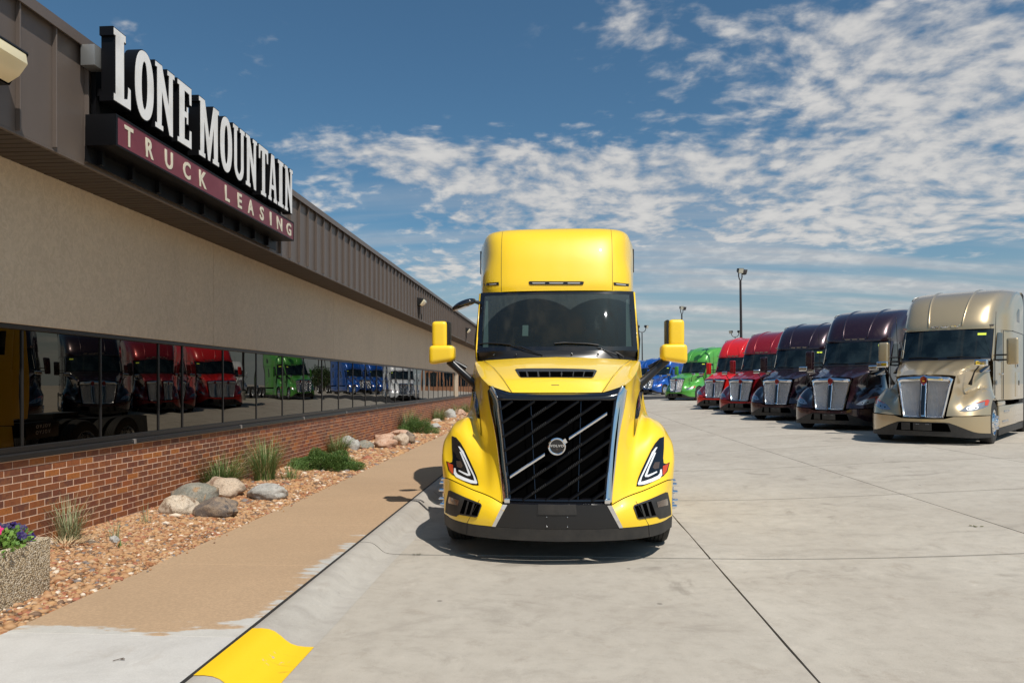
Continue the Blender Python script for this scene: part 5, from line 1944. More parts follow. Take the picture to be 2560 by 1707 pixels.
# side glass
for s in (-1, 1):
    f_ = lambda x, y, z: W_(s * x, y, z)
    vobj('side_window', MB().grid([[f_(1.052, 9.02, 2.1), f_(1.066, 9.5, 2.08), f_(1.068, 9.9, 2.1)], [f_(1.046, 9.12, 2.45), f_(1.066, 9.5, 2.45), f_(1.068, 9.9, 2.45)], [f_(1.034, 9.27, 2.76), f_(1.062, 9.5, 2.80), f_(1.066, 9.9, 2.80)]], k=(2, 3)), M_DGLASS)
    vobj('sleeper_window', MB().box(s * 1.142 - .006, s * 1.142 + .006, 10.7, 10.9, 2.2, 2.6), M_DGLASS, bev=.004)
    vobj('pillar_trim', MB().tube([f_(1.02, 8.93, 2.0), f_(1.035, 8.92, 2.25), f_(1.02, 9.2, 2.6), f_(1.0, 9.32, 2.86)], .02, 6), M_BLACK)
    vobj('side_seam', MB().tube([f_(1.068, 9.96, 1.1), f_(1.069, 9.96, 2.85)], .006, 5).tube([f_(1.046, 9.3, 1.1), f_(1.052, 9.3, 2.05)], .006, 5), M_BLACK)
    # dark slot between bonnet and cab
    # mirrors
    c = lambda x, y, z: W_(x * (1 if s < 0 else -1), y, z)
    MY = 8.45
    a0 = z1(70, 830, MY); a1 = z1(203, 1040, MY)
    hx, hz = (a1.x - a0.x), (a0.z - a1.z)
    box_ = MB().box(a0.x, a1.x - .004, MY - .06, MY + .14, a1.z - .02, a0.z)
    box_.v = [(x * (1 if s < 0 else -1), y, z) for x, y, z in box_.v]
    m1 = vobj('mirror', box_, P_YEL, bev=.055, bseg=5, ang=50)
    b0 = z1(50, 1036, MY); b1 = z1(263, 1165, MY)
    bx_ = MB().box(b0.x, b1.x, MY - .10, MY + .13, b1.z - .03, b0.z)
    bx_.v = [(x * (1 if s < 0 else -1), y, z + (.028 if z < b0.z - .05 and x > (b0.x + b1.x) / 2 else 0) - (.02 if z < b0.z - .05 and x < (b0.x + b1.x) / 2 else 0)) for x, y, z in bx_.v]
    m2 = vobj('wide_angle_mirror', bx_, P_YEL, bev=.06, bseg=5, ang=50)
    bk_ = MB().box(a1.x - .012, a1.x + .022, MY - .03, MY + .16, a1.z - .02, a0.z - .004)
    bk_.v = [(x * (1 if s < 0 else -1), y, z) for x, y, z in bk_.v]
    obj('mirror_back', bk_.shift(TO), M_BLACK, m1, bev=.012)
    ar = MB().tube([c(*(z1(215, 1165, MY + .04))), c(*(z1(290, 1235, MY + .02))), c(*(z1(400, 1335, MY - .02))), c(*(z1(470, 1390, MY - .06)))], [.052, .045, .050, .060], 10, flat=.7)
    ar.tube([c(*(z1(250, 1165, MY + .10))), c(*(z1(360, 1230, MY + .12)))], [.02, .03], 8)
    obj('mirror_arm', ar.shift(TO), M_BLACK, m2, weld=False, ang=50)
    ft = MB().box(-.045, .045, -.12, .09, -.065, .065)
    q_ = c(*(z1(472, 1385, MY - .07)))
    ft.v = [(a_ + q_.x, b_ + q_.y, c__ + q_.z) for a_, b_, c__ in [tuple(Matrix.Rotation(s * -.75, 3, 'Y') @ Vector(p_)) for p_ in ft.v]]
    obj('arm_foot', ft.shift(TO), M_BLACK, m2, bev=.012)
# look-down mirror high on the left pillar
lk = MB().tube([z1(470, 672, 9.05), z1(440, 664, 9.02), z1(400, 657, 9.0), z1(370, 668, 9.0)], [.026, .02, .022, .03], 8)
lkm = vobj('lookdown_mirror', lk, M_BLACK, ang=60)
sh = MB()
sv, sf = ico(3)
sh.add([(z1(340, 688, 9.0).x + q[0] * .155 - .0, 9.0 + q[1] * .10, z1(340, 688, 9.0).z + max(q[2], -.55) * .062 + q[0] * .055) for q in sv], [tuple(f) for f in sf])
obj('mirror_shell', sh.shift(TO), M_PIANO, lkm)
obj('mirror_face', MB().add([(z1(292, 708, 8.99).x, 8.92, z1(292, 710, 8.99).z), (z1(390, 698, 8.99).x, 8.92, z1(390, 702, 8.99).z), (z1(385, 690, 9).x, 8.9, z1(385, 682, 9).z), (z1(300, 700, 9).x, 8.9, z1(300, 700, 9).z)], [(0, 1, 2, 3)]).shift(TO), M_BROWNL, lkm)

# chassis, skirts, tanks, wheels
vobj('underside_light_block', MB().box(-.78, .78, 6.95, 8.9, .262, .60).box(-1.12, 1.12, 7.3, 7.34, .27, .7).box(-.98, .98, 6.84, 7.3, .268, .274).box(-.60, .60, 6.7, 7.1, .32, .55).box(-.9, .9, 8.7, 11.0, .9, 1.02), M_VOID, smooth=False)  # added black boxes that stop light leaking under the nose and cab
vobj('wheel_arch_liner', MB().box(-.9, -.86, 7.32, 8.3, .5, 1.0).box(.86, .9, 7.32, 8.3, .5, 1.0), M_VOID, smooth=False)
vobj('frame_rails', MB().box(-.45, -.36, 8.5, 15.0, .72, .98).box(.36, .45, 8.5, 15.0, .72, .98).box(-.36, .36, 14.8, 14.9, .74, .96).box(-.3, .3, 13.0, 13.8, .98, 1.10), M_BLACK, smooth=False)
for s in (-1, 1):
    vobj('side_fairing', MB().box(s * 1.12 - .03, s * 1.12 + .03, 8.62, 11.05, .32, .99), P_YEL, bev=.02)
    vobj('fairing_skirt', MB().box(s * 1.12 - .02, s * 1.12 + .02, 8.6, 11.03, .20, .315), M_PLAS)
    st = MB()
    for k in range(2):
        st.box(s * 1.14 - .03, s * 1.14 + .03, 9.1, 9.9, .42 + .30 * k, .46 + .30 * k)
    vobj('step', st, M_ALU)
    vobj('roof_extender', MB().box(s * 1.10 - .02, s * 1.10 + .02, 11.11, 11.28, 1.1, 3.72), P_YEL, bev=.015)
    wheel(vt, s * 1.185, 7.72 - TY, .51, .28, side=s, lugs=True, chrome=M_CHROME)
    for yy in (12.75, 14.05):
        wheel(vt, s * 1.2, yy - TY, .51, .26, side=s, dual=True)
    mf = vobj('mud_flap', MB().box(s * .92 - .30, s * .92 + .30, 14.75, 14.765, .25, 1.0), M_RUB, smooth=False)
    pnl = vobj('quarter_fender', MB().box(s * 1.205 - .008, s * 1.205 + .008, 11.15, 11.95, .75, 1.02), M_BLACK, bev=.005)
    for zz in (.93, .83):
        me = text_mesh('VOLVO', .085, .002, .002, 1.5)
        rotm = Matrix.Rotation(math.pi / 2 * s, 4, 'Z') @ Matrix.Rotation(math.pi / 2, 4, 'X')
        me.transform(Matrix.Translation((s * 1.216, 11.55 - TY, zz)) @ rotm)
        me.materials.clear(); me.materials.append(M_SIGNW)
        o = bpy.data.objects.new('panel_lettering', me); col.objects.link(o); o.parent = pnl

for n_ in ('cab_lining',):
    pass

# ================================================================ parked trucks (one built, the rest copied)
KP = P_GOLD
kt = empty('semi_truck')
K_ = lambda *a: Vector(a)


def kobj(name, mb, mat, parent=kt, **kw):
    return obj(name, mb, mat, parent, **kw)


KF = [
    [(.46, .10, .66), (.60, .12, .665), (.75, .16, .67), (.90, .23, .68), (1.02, .33, .69), (1.13, .47, .69), (1.195, .62, .69), (1.22, .69, .69)],
    [(.49, .13, .86), (.60, .19, .86), (.72, .27, .865), (.87, .33, .87), (1.0, .42, .875), (1.115, .54, .88), (1.185, .68, .88), (1.22, .75, .88)],
    [(.52, .17, 1.03), (.60, .28, 1.03), (.69, .44, 1.015), (.83, .50, 1.04), (.965, .58, 1.065), (1.08, .69, 1.06), (1.17, .82, 1.03), (1.22, .93, 1.01)],
    [(.555, .20, 1.20), (.605, .40, 1.18), (.67, .68, 1.115), (.80, .74, 1.15), (.94, .80, 1.20), (1.06, .90, 1.19), (1.155, 1.04, 1.13), (1.22, 1.22, 1.07)],
    [(.58, .24, 1.36), (.625, .52, 1.33), (.68, .92, 1.20), (.80, 1.02, 1.235), (.93, 1.09, 1.295), (1.05, 1.19, 1.28), (1.155, 1.37, 1.20), (1.22, 1.50, 1.01)],
    [(.60, .27, 1.47), (.655, .62, 1.47), (.71, 1.18, 1.34), (.81, 1.36, 1.285), (.93, 1.46, 1.305), (1.05, 1.58, 1.27), (1.13, 1.72, 1.14), (1.20, 1.80, .90)],
    [(.615, .31, 1.57), (.70, .75, 1.655), (.80, 1.2, 1.745), (.88, 1.65, 1.83), (.95, 2.05, 1.89), (1.01, 2.08, 1.55), (1.06, 2.1, 1.25), (1.15, 2.1, .85)],
]
kb = MB().grid([[(-x, y, z) for x, y, z in r_] for r_ in KF], mirror=True, k=(4, 4))
KH = [
    [(0, .29, 1.62), (.10, .30, 1.60), (.22, .30, 1.612), (.38, .30, 1.60), (.52, .30, 1.59), (.615, .31, 1.57)],
    [(0, .75, 1.735), (.13, .75, 1.728), (.25, .75, 1.752), (.40, .75, 1.727), (.57, .75, 1.71), (.70, .75, 1.655)],
    [(0, 1.2, 1.84), (.18, 1.2, 1.835), (.32, 1.2, 1.86), (.48, 1.2, 1.835), (.66, 1.2, 1.81), (.80, 1.2, 1.745)],
    [(0, 1.65, 1.93), (.2, 1.65, 1.925), (.36, 1.65, 1.945), (.53, 1.65, 1.925), (.74, 1.65, 1.90), (.88, 1.65, 1.83)],
    [(0, 2.08, 1.99), (.22, 2.08, 1.99), (.42, 2.09, 1.99), (.60, 2.1, 1.985), (.84, 2.1, 1.965), (.95, 2.05, 1.89)],
]
kb.grid([[(-x, y, z) for x, y, z in r_] for r_ in KH], mirror=True, k=(4, 3))
KB = kb.bvh()
kobj('hood', kb, KP, ang=32)


def kbf(x, z):
    a = abs(x)
    f_ = lambda q: float(np.interp(q, (0, .4, .7, .9, 1.05, 1.15, 1.21, 1.225), (0, .03, .09, .17, .30, .44, .60, .70)))
    return (f_(max(0, a - .04)) + f_(a) + f_(a + .04)) / 3 + .05 * max(0, .45 - z) * 2


def kband(fb, ft, n=28, rows=4, x0=-1.222, x1=1.222):
    mb = MB()
    xs = [x0 + (x1 - x0) * i / n for i in range(n + 1)]
    for j in range(rows + 1):
        t = j / rows
        for x in xs:
            z = fb(x) + (ft(x) - fb(x)) * t
            mb.v.append((x, kbf(x, z), z))
    mb.f = [(j * (n + 1) + i, j * (n + 1) + i + 1, (j + 1) * (n + 1) + i + 1, (j + 1) * (n + 1) + i) for j in range(rows) for i in range(n)]
    return mb


ft_ = lambda x: float(np.interp(abs(x), (0, .45, .6, .9, 1.222), (.585, .595, .65, .66, .675)))
fm_ = lambda x: float(np.interp(abs(x), (0, .5, .68, 1.0, 1.222), (.52, .52, .45, .30, .275)))
fb_ = lambda x: float(np.interp(abs(x), (0, .5, 1.0, 1.222), (.20, .195, .175, .185)))
kobj('bumper', kband(fm_, ft_), KP, ang=40)
am_ = kband(fb_, lambda x: fm_(x) - .004)
kobj('air_dam', am_, M_PLAS, ang=40)
op = kband(lambda x: .31, lambda x: .50 if abs(x) < .50 else .31 + (.56 - abs(x)) * 3.1, 20, 3, -.56, .56)
op.v = [(x, y - .006, z) for x, y, z in op.v]
kobj('air_intake', op, M_VOID)
for x0, x1, nm, mt in ((-.44, -.25, 'tow_cover', M_PLAS), (-.19, .19, 'plate_holder', M_PLAS)):
    q_ = kband(lambda x: .325, lambda x: .495, 4, 2, x0, x1)
    q_.v = [(x, y - .014, z) for x, y, z in q_.v]
    kobj(nm, q_, mt)
bs_ = MB()
for x in (-.12, -.08, .08, .12):
    bs_.lathe([(-.020, .008), (-.024, 0)], (x, kbf(x, .47), .47), 'y', 6)
kobj('plate_bolts', bs_, M_ALU, weld=False)
# closed underside so no light comes through
kobj('underside_light_block', MB().box(-.9, .9, .55, 2.3, .25, .85).box(-1.15, 1.15, .72, .75, .25, .66).box(-.95, .95, 2.2, 6.1, .8, .98), M_VOID, smooth=False)
kobj('wheel_arch_liner', MB().box(-.93, -.90, .7, 1.8, .5, 1.1).box(.90, .93, .7, 1.8, .5, 1.1), M_VOID, smooth=False)
# grille
gT, gB = 1.525, .615


def kgp(x, z, off=0.0):
    t = (z - gB) / (gT - gB)
    return K_(x, .075 + .165 * t - .035 * (1 - (x / .6) ** 2) + off, z)


hw_ = lambda z: .415 + (.565 - .415) * (z - gB) / (gT - gB)


def kloop(pts):
    return [kgp(x, z) for x, z in pts]


outer = [(-hw_(gB), gB), (-hw_(1.0), 1.0), (-hw_(1.35), 1.35), (-hw_(1.5) - .01, 1.50), (-.50, 1.545), (-.25, 1.565), (-.09, 1.575), (0, 1.60), (.09, 1.575), (.25, 1.565), (.50, 1.545), (hw_(1.5) + .01, 1.50), (hw_(1.35), 1.35), (hw_(1.0), 1.0), (hw_(gB), gB), (.25, gB - .008), (0, gB - .01), (-.25, gB - .008)]
innr = [(-hw_(gB) + .045, gB + .045), (-hw_(1.0) + .05, 1.0), (-hw_(1.35) + .055, 1.32), (-hw_(1.5) + .06, 1.43), (-.46, 1.455), (-.25, 1.465), (-.09, 1.47), (0, 1.475), (.09, 1.47), (.25, 1.465), (.46, 1.455), (hw_(1.5) - .06, 1.43), (hw_(1.35) - .055, 1.32), (hw_(1.0) - .05, 1.0), (hw_(gB) - .045, gB + .045), (.25, gB + .035), (0, gB + .035), (-.25, gB + .035)]
n_ = len(outer)
vs = [kgp(x, z, .10) for x, z in outer] + [kgp(x, z, -.01) for x, z in outer] + [kgp((a_[0] + b_[0]) / 2, (a_[1] + b_[1]) / 2, -.035) for a_, b_ in zip(outer, innr)] + [kgp(x, z, -.012) for x, z in innr] + [kgp(x, z, .03) for x, z in innr]
fs = [(r_ * n_ + i, r_ * n_ + (i + 1) % n_, (r_ + 1) * n_ + (i + 1) % n_, (r_ + 1) * n_ + i) for r_ in range(4) for i in range(n_)]
gs = kobj('grille_surround', MB().add(vs, fs), M_CHROME, ang=50)
kobj('grille_back', MB().add([kgp(-.38, gB, .04), kgp(.38, gB, .04), kgp(.55, 1.5, .04), kgp(-.55, 1.5, .04)], [(0, 1, 2, 3)]), M_VOID)
M_MESH, t, b = pbsdf('punched_grille_sheet', (0.75, 0.76, 0.78), 0.22, 1.0)
q = t.mapping(oc(t), (1 / .026, 0, 1 / .026))
sp_ = t.node('ShaderNodeSeparateXYZ', {0: q}).outputs
fx = t.math('ABSOLUTE', t.math('SUBTRACT', t.math('FRACT', sp_[0]), 0.5))
fz = t.math('ABSOLUTE', t.math('SUBTRACT', t.math('FRACT', sp_[2]), 0.5))
hole = t.math('MULTIPLY', t.math('LESS_THAN', fx, .27), t.math('LESS_THAN', fz, .27))
t.l.new(t.mix(hole, (0.72, 0.73, 0.76), (0.02, 0.02, 0.022)), b.inputs['Base Color'])
t.l.new(t.math('SUBTRACT', 1.0, hole), b.inputs['Metallic'])
pw = t.math('ADD', t.math('SINE', t.math('MULTIPLY', sp_[0], 6.2832)), t.math('SINE', t.math('MULTIPLY', sp_[2], 6.2832)))
bump(t, b, pw, 0.9, 0.006)
for s in (-1, 1):
    kobj('grille_panel', MB().grid([[kgp(s * x, z) for x in lin(.075, hw_(z) - .045, 4)] for z in lin(gB + .03, 1.46, 6)], k=(1, 2)), M_MESH, ang=60)
kobj('centre_bar', MB().grid([[kgp(-.062, z, -.005), kgp(-.05, z, -.03), kgp(0, z, -.04), kgp(.05, z, -.03), kgp(.062, z, -.005)] for z in lin(gB + .03, 1.50, 4)], k=(1, 2)), M_CHROME)
kobj('centre_slot', MB().grid([[kgp(-.040, z, -.041), kgp(0, z, -.047), kgp(.040, z, -.041)] for z in lin(gB + .06, 1.36, 3)], k=(1, 1)), M_PIANO)
bd = kobj('badge', MB().prism([[(0.072 * x, .105 * y) for x, y in [(-.8, .7), (-.35, .85), (0, 1), (.35, .85), (.8, .7), (1, .2), (.8, -.35), (.45, -.75), (0, -1), (-.45, -.75), (-.8, -.35), (-1, .2)]]], Matrix.Translation(kgp(0, 1.47, -.045)) @ Matrix.Rotation(math.pi / 2, 4, 'X'), .02), M_REDEM, bev=.004)
for z, w in ((1.49, .06), (1.455, .05)):
    kobj('badge_lines', MB().box(-w / 2, w / 2, kgp(0, z, -.068).y, kgp(0, z, -.066).y, z, z + .010), M_CHROME, bd)
# headlights
ycast = lambda u, v: (K_(u, -1, v), K_(0, 1, 0))
hl = [(.70, .785), (.80, .770), (.95, .785), (1.10, .845), (1.175, .90), (1.185, 1.02), (1.15, 1.045), (1.05, 1.0), (.92, .95), (.82, .895), (.75, .83)]
for s in (-1, 1):
    mm = lambda m_: (setattr(m_, 'v', [(s * a_, b_, c_) for a_, b_, c_ in m_.v]), m_)[1]
    cast_r = lambda u, v: (K_(u, -1, v), K_(0, 1, 0))
    hd = kobj('headlight', mm(decal(hl, cast_r, KB, -.004, .012, .05)), M_LENS, ang=30)
    kobj('turn_signal', mm(decal([(.88, .925), (1.02, .965), (1.12, 1.0), (1.125, .90), (1.17, .91), (1.18, 1.015), (1.15, 1.038), (1.05, .995), (.92, .945)], cast_r, KB, .009, .004, .05)), M_AMBER, hd, ang=40)
    for cx_, cz_, r_ in ((.86, .84, .038), (.985, .862, .042)):
        kobj('projector', mm(decal(ell(cx_, cz_, r_, r_, 12), cast_r, KB, .009, .003, .05)), M_ALU, hd, ang=40)
        kobj('projector_eye', mm(decal(ell(cx_, cz_, r_ * .55, r_ * .55, 10), cast_r, KB, .013, .002, .05)), M_PIANO, hd, ang=40)
# bonnet side vent trim (chrome edged black wedge)
for s in (-1, 1):
    kobj('hood_side_vent', MB().add([(s * .885, 1.35, 1.70), (s * .965, 2.06, 1.86), (s * .985, 2.06, 1.70), (s * .90, 1.42, 1.64), (s * .945, 1.35, 1.66), (s * 1.01, 2.0, 1.83)], [(0, 1, 5, 4), (4, 5, 2, 3)]), M_PIANO, smooth=False)
    kobj('chrome_trim', MB().tube([(s * .895, 1.30, 1.655), (s * 1.005, 2.06, 1.715)], .012, 5), M_CHROME)

# cab, roof
kl = []
for z in (.98, 1.4, 1.9, 2.02, 2.3, 2.55, 2.76):
    t = max(0, (z - 2.02) / .74)
    ye = 2.34 + .34 * t
    kl.append([(-1.0 if z > 1.9 else -1.03, ye, z), (-1.03, ye + .08, z), (-1.055, 2.85, z), (-1.075, 3.35, z), (-1.19, 3.95, z), (-1.205, 4.8, z), (-1.205, 5.98, z), (-1.17, 6.02, z)])
kc = MB().grid(kl, mirror=True, k=(3, 4))
kc.box(-1.17, 1.17, 5.98, 6.015, .98, 3.95)
kobj('cab', kc, KP, ang=30)
kr = []
for z, yf, sc_, bow in ((2.765, 2.40, 1, .08), (2.86, 2.41, 1, .08), (3.0, 2.47, 1, .085), (3.2, 2.61, 1, .09), (3.4, 2.80, 1, .09), (3.58, 3.05, 1, .09), (3.73, 3.38, .995, .085), (3.84, 3.78, .985, .08), (3.92, 4.3, .955, .07), (3.965, 4.9, .88, .05), (3.985, 5.4, .6, .03)):
    r_ = plan(yf, float(np.interp(z, [2.77, 3.2, 3.7], [1.0, 1.01, 1.03])), 3.35, float(np.interp(z, [2.77, 3.3, 3.8], [1.075, 1.10, 1.14])), 3.95, 1.205, 6.02, z, bow)
    if sc_ < 1: r_ = [(x * sc_, y, zz) for x, y, zz in r_]
    kr.append(r_)
kroof = MB().grid(kr, mirror=True, k=(4, 4))
KR = kroof.bvh()
kobj('roof_fairing', kroof, KP, ang=30)
for s in (-1, 1):
    pts_ = []
    for q in range(24):
        z = 2.84 + q * .048
        hit = KR.ray_cast(K_(s * (.36 + .10 * (z - 2.8)), 0, z), K_(0, 1, 0))
        if hit[0]: pts_.append(hit[0] + K_(0, .016, -.008))
    kobj('roof_ridge', MB().tube(pts_, [.012] + [.028] * (len(pts_) - 2) + [.018], 8, flat=1.6), KP, ang=70)
for x in (-.93, -.22, 0, .22, .93):
    hit = KR.ray_cast(K_(x, 0, 2.845), K_(0, 1, 0))
    kobj('marker_lamp', MB().prism([[(-.095, .022), (.095, .022), (.065, -.022), (-.065, -.022)]], Matrix.Translation(hit[0] + K_(0, .01, 0)) @ Matrix.Rotation(math.pi / 2, 4, 'X'), .025), M_CHROME, bev=.004)


def kws(u, z, off=0.0):
    t = (z - 2.0) / .76
    return K_(u * (1.0 - .01 * t), 2.06 + .34 * t + .26 * abs(u) ** 2.6 - off * .9, z + off * .4)


ws_ = MB()
us = lin(-1, 1, 20); zs = lin(2.0, 2.765, 6)
ws_.add([kws(u, z, 0.0) for z in zs for u in us], [(j * 21 + i, j * 21 + i + 1, (j + 1) * 21 + i + 1, (j + 1) * 21 + i) for j in range(6) for i in range(20)])
kobj('windscreen_frame', ws_, M_PIANO, ang=60)
ws_ = MB()
us = lin(-.95, .95, 20); zs = lin(2.055, 2.73, 6)
ws_.add([kws(u, z, 0.004) for z in zs for u in us], [(j * 21 + i, j * 21 + i + 1, (j + 1) * 21 + i + 1, (j + 1) * 21 + i) for j in range(6) for i in range(20)])
kobj('windscreen', ws_, M_DGLASS, ang=60)
kobj('windscreen_sticker', MB().add([kws(.70, 2.60, .008), kws(.87, 2.60, .008), kws(.87, 2.655, .008), kws(.70, 2.655, .008)], [(0, 1, 2, 3)]), M_STICK)
kobj('painted_pillar_reflection', MB().tube([kws(-.955, 2.06, .006), kws(-.95, 2.72, .006)], .008, 5), M_CREAM)  # pale tube standing in for a reflection along one pillar
for s in (-1, 1):
    kobj('wiper', MB().tube([kws(s * .45 + .35, 2.03, .02), kws(s * .45 - .1, 2.06, .02), kws(s * .45 - .35, 2.05, .02)], .012, 5), M_BLACK)
    f_ = lambda x, y, z: K_(s * x, y, z)
    kobj('side_window', MB().grid([[f_(1.062, 2.50, 2.0), f_(1.075, 2.9, 1.96), f_(1.090, 3.3, 1.96)], [f_(1.06, 2.62, 2.35), f_(1.075, 2.9, 2.35), f_(1.092, 3.3, 2.35)], [f_(1.055, 2.78, 2.66), f_(1.075, 2.95, 2.68), f_(1.092, 3.3, 2.68)]], k=(3, 3)), M_DGLASS)
    kobj('door_seam', MB().tube([f_(1.05, 2.42, 1.0), f_(1.052, 2.42, 1.95)], .008, 5).tube([f_(1.095, 3.38, 1.0), f_(1.097, 3.38, 2.75)], .008, 5).tube([f_(1.210, 4.0, 2.77), f_(1.214, 6.0, 2.77)], .008, 5), M_BLACK, weld=False)
    kobj('door_handle', MB().box(s * 1.10 - .02, s * 1.10 + .02, 3.12, 3.28, 1.62, 1.66), M_CHROME, bev=.008)
    kobj('door_badge', MB().lathe([(-s * -.006, .07), (-s * -.012, .062), (-s * -.012, 0)], (s * 1.056, 2.62, 1.42), 'x', 20), M_PIANO)
    sw = kobj('sleeper_window', MB().box(s * 1.207 - .006, s * 1.207 + .006, 4.62, 4.92, 1.85, 2.55), M_DGLASS, bev=.004)
    kobj('window_rim', MB().tube([f_(1.214, 4.60, 1.83), f_(1.214, 4.94, 1.83), f_(1.214, 4.94, 2.57), f_(1.214, 4.60, 2.57), f_(1.214, 4.60, 1.83)], .014, 6), M_CHROME, sw, weld=False)
    kobj('upper_window', MB().add([f_(1.216, 4.75, 3.05), f_(1.216, 5.25, 3.05), f_(1.216, 5.25, 3.42), f_(1.216, 5.05, 3.42), f_(1.216, 4.75, 3.28), f_(1.196, 4.75, 3.05), f_(1.196, 5.25, 3.05)], [(0, 1, 2, 3, 4)]), M_DGLASS)
    kobj('luggage_door', MB().box(s * 1.205 - .008, s * 1.205 + .008, 4.5, 5.3, 1.05, 1.70), KP, bev=.007)
    kobj('door_latch', MB().box(s * 1.214 - .008, s * 1.214 + .008, 5.12, 5.20, 1.35, 1.48), M_PIANO, bev=.004)
    kobj('roof_extender', MB().add([f_(1.18, 6.03, 1.0), f_(1.20, 6.03, 1.0), f_(1.20, 6.03, 3.90), f_(1.17, 6.03, 3.96), f_(1.18, 6.32, 1.0), f_(1.20, 6.32, 1.0), f_(1.20, 6.22, 3.88), f_(1.17, 6.22, 3.94)],
                                   [(0, 1, 2, 3), (4, 7, 6, 5), (0, 4, 5, 1), (1, 5, 6, 2), (2, 6, 7, 3), (3, 7, 4, 0)]), M_BLACK, smooth=False)
    # side fairing with steps
    kobj('side_fairing', MB().box(s * 1.19 - .03, s * 1.19 + .03, 1.86, 5.9, .34, .86).box(s * 1.17 - .03, s * 1.17 + .03, 1.86, 2.9, .861, .97), KP, bev=.025)
    kobj('fairing_skirt', MB().box(s * 1.19 - .02, s * 1.19 + .02, 1.84, 5.9, .16, .335), M_PLAS, bev=.01)
    st = MB()
    for k in range(2):
        st.box(s * 1.20 - .04, s * 1.20 + .04, 2.3 + .2 * k, 3.1 + .2 * k, .45 + .24 * k, .50 + .24 * k)
    kobj('step', st, M_ALU, bev=.006)
    kobj('fairing_gap', MB().box(s * 1.0 - .12, s * 1.0 + .12, 2.2, 5.9, .87, .975), M_VOID, smooth=False)
    # door mirrors
    mo = kobj('mirror', MB().box(s * 1.42 - .12, s * 1.42 + .12, 2.28, 2.48, 1.86, 2.50), KP, bev=.055, bseg=4, ang=50)
    kobj('mirror_arm', MB().tube([(s * 1.04, 2.5, 1.98), (s * 1.42, 2.4, 1.98)], .022, 6).tube([(s * 1.04, 2.5, 2.10), (s * 1.42, 2.4, 2.10)], .022, 6), M_BLACK, mo, weld=False)
    # bonnet mirrors
    hm_ = kobj('hood_mirror', MB().box(s * 1.03 - .13, s * 1.03 + .13, .70, .80, 1.80, 1.95), M_CHROME, bev=.035, bseg=4, ang=50)
    kobj('mirror_stalk', MB().tube([(s * 1.0, .76, 1.82), (s * .90, .76, 1.68), (s * .84, .80, 1.50), (s * .80, .84, 1.38)], [.018, .016, .02, .045], 7), M_BLACK, hm_)
    kobj('antenna', MB().tube([(s * 1.06, 2.30, 1.95), (s * 1.08, 2.28, 2.5), (s * 1.10, 2.26, 3.15)], [.009, .007, .005], 5), M_BLACK)
    # running gear
    w_ = wheel(kt, s * 1.215, 1.23, .51, .28, side=s, chrome=M_CHROME)
    for yy in (6.75, 8.05):
        wheel(kt, s * 1.2, yy, .51, .26, side=s, dual=True)
    kobj('mud_flap', MB().box(s * .9 - .3, s * .9 + .3, 8.75, 8.765, .25, .95), M_RUB, smooth=False)
kobj('horn_rail', MB().tube([K_(-1.02, 3.55, 3.92 - .25), K_(-.98, 3.6, 3.75), K_(-.9, 3.7, 3.79)], .012, 5), M_BLACK)
kobj('frame_rails', MB().box(-.45, -.36, 2.2, 9.0, .68, .92).box(.36, .45, 2.2, 9.0, .68, .92).box(-.36, .36, 8.8, 8.9, .70, .90).box(-.35, .35, 7.0, 7.9, .92, 1.06), M_BLACK, smooth=False)
kobj('cowl', MB().grid([[K_(x, 2.0 + .27 * abs(x) ** 2.6, 1.975 - .02 * x * x) for x in lin(-.98, .98, 8)], [kws(x, 2.01, .004) for x in lin(-.98, .98, 8)]], k=(2, 2)), M_BLACK)


def kids(o, table):
    return table.get(o, [])


table = {}
for o in bpy.data.objects:
    if o.parent is not None:
        table.setdefault(o.parent, []).append(o)


def repaint(o, mt):
    for sl in o.material_slots:
        if sl.material == KP:
            sl.link = 'OBJECT'
            sl.material = mt


def copy_tree(o, parent, mt):
    c = o.copy()
    col.objects.link(c)
    c.parent = parent
    if mt is not None:
        repaint(c, mt)
    for ch in kids(o, table):
        copy_tree(ch, c, mt)
    return c


def place(o, X, Y, deg, z=None):
    a = R(deg)
    o.location = (X, Y, (zg(X, Y) if z is None else z) + 0.0)
    o.rotation_euler = (0, 0, -a)


TR = [
    (8.40, 16.7, 39, None, 'champagne gold sleeper tractor nearest the right edge of the photo', 1),
    (8.15, 21.6, 39.6, P_MAR, 'dark maroon sleeper tractor parked right beside the champagne gold one', 1),
    (8.20, 26.9, 38.6, P_MAR2, 'plum-black sleeper tractor between the dark maroon one and the dark red one', 1),
    (8.05, 31.6, 39.4, P_DRED, 'deep dark red sleeper tractor between the plum-black one and the bright red one', 1),
    (8.05, 36.8, 38.8, P_RED, 'bright red sleeper tractor at the far end of the slanted row', 1),
    (8.40, 50.5, 43, P_GRN, 'bright green sleeper tractor parked alone beyond the red ones', 2),
    (8.8, 69.0, 41, P_BLU, 'blue sleeper tractor partly hidden behind the green one and the yellow mirror', 2),
    (8.4, 76.0, 41, P_BLU, 'blue sleeper tractor in the middle of the three blue ones mirrored in the windows', 2),
    (8.0, 83.0, 41, P_BLU, 'blue sleeper tractor farthest of the three blue ones mirrored in the windows', 2),
    (22.5, 70.0, 39, P_WHT, 'white sleeper tractor far behind the slanted row, mirrored between red and green trucks', 2),
    (3.0, 60.0, 20, P_WHT, 'white sleeper tractor hidden behind the yellow truck, mirrored in the windows', 2),
]
for i, (X, Y, dg, mt, lb, gpn) in enumerate(TR):
    o = kt if i == 0 else copy_tree(kt, None, mt)
    place(o, X, Y, dg)
    tag(o, lb, 'semi truck', 'sleeper tractors parked across the lot')

# ================================================================ floodlight poles
M_LENSP = pbsdf('pale_flood_glass', (0.55, 0.52, 0.42), 0.3)[0]


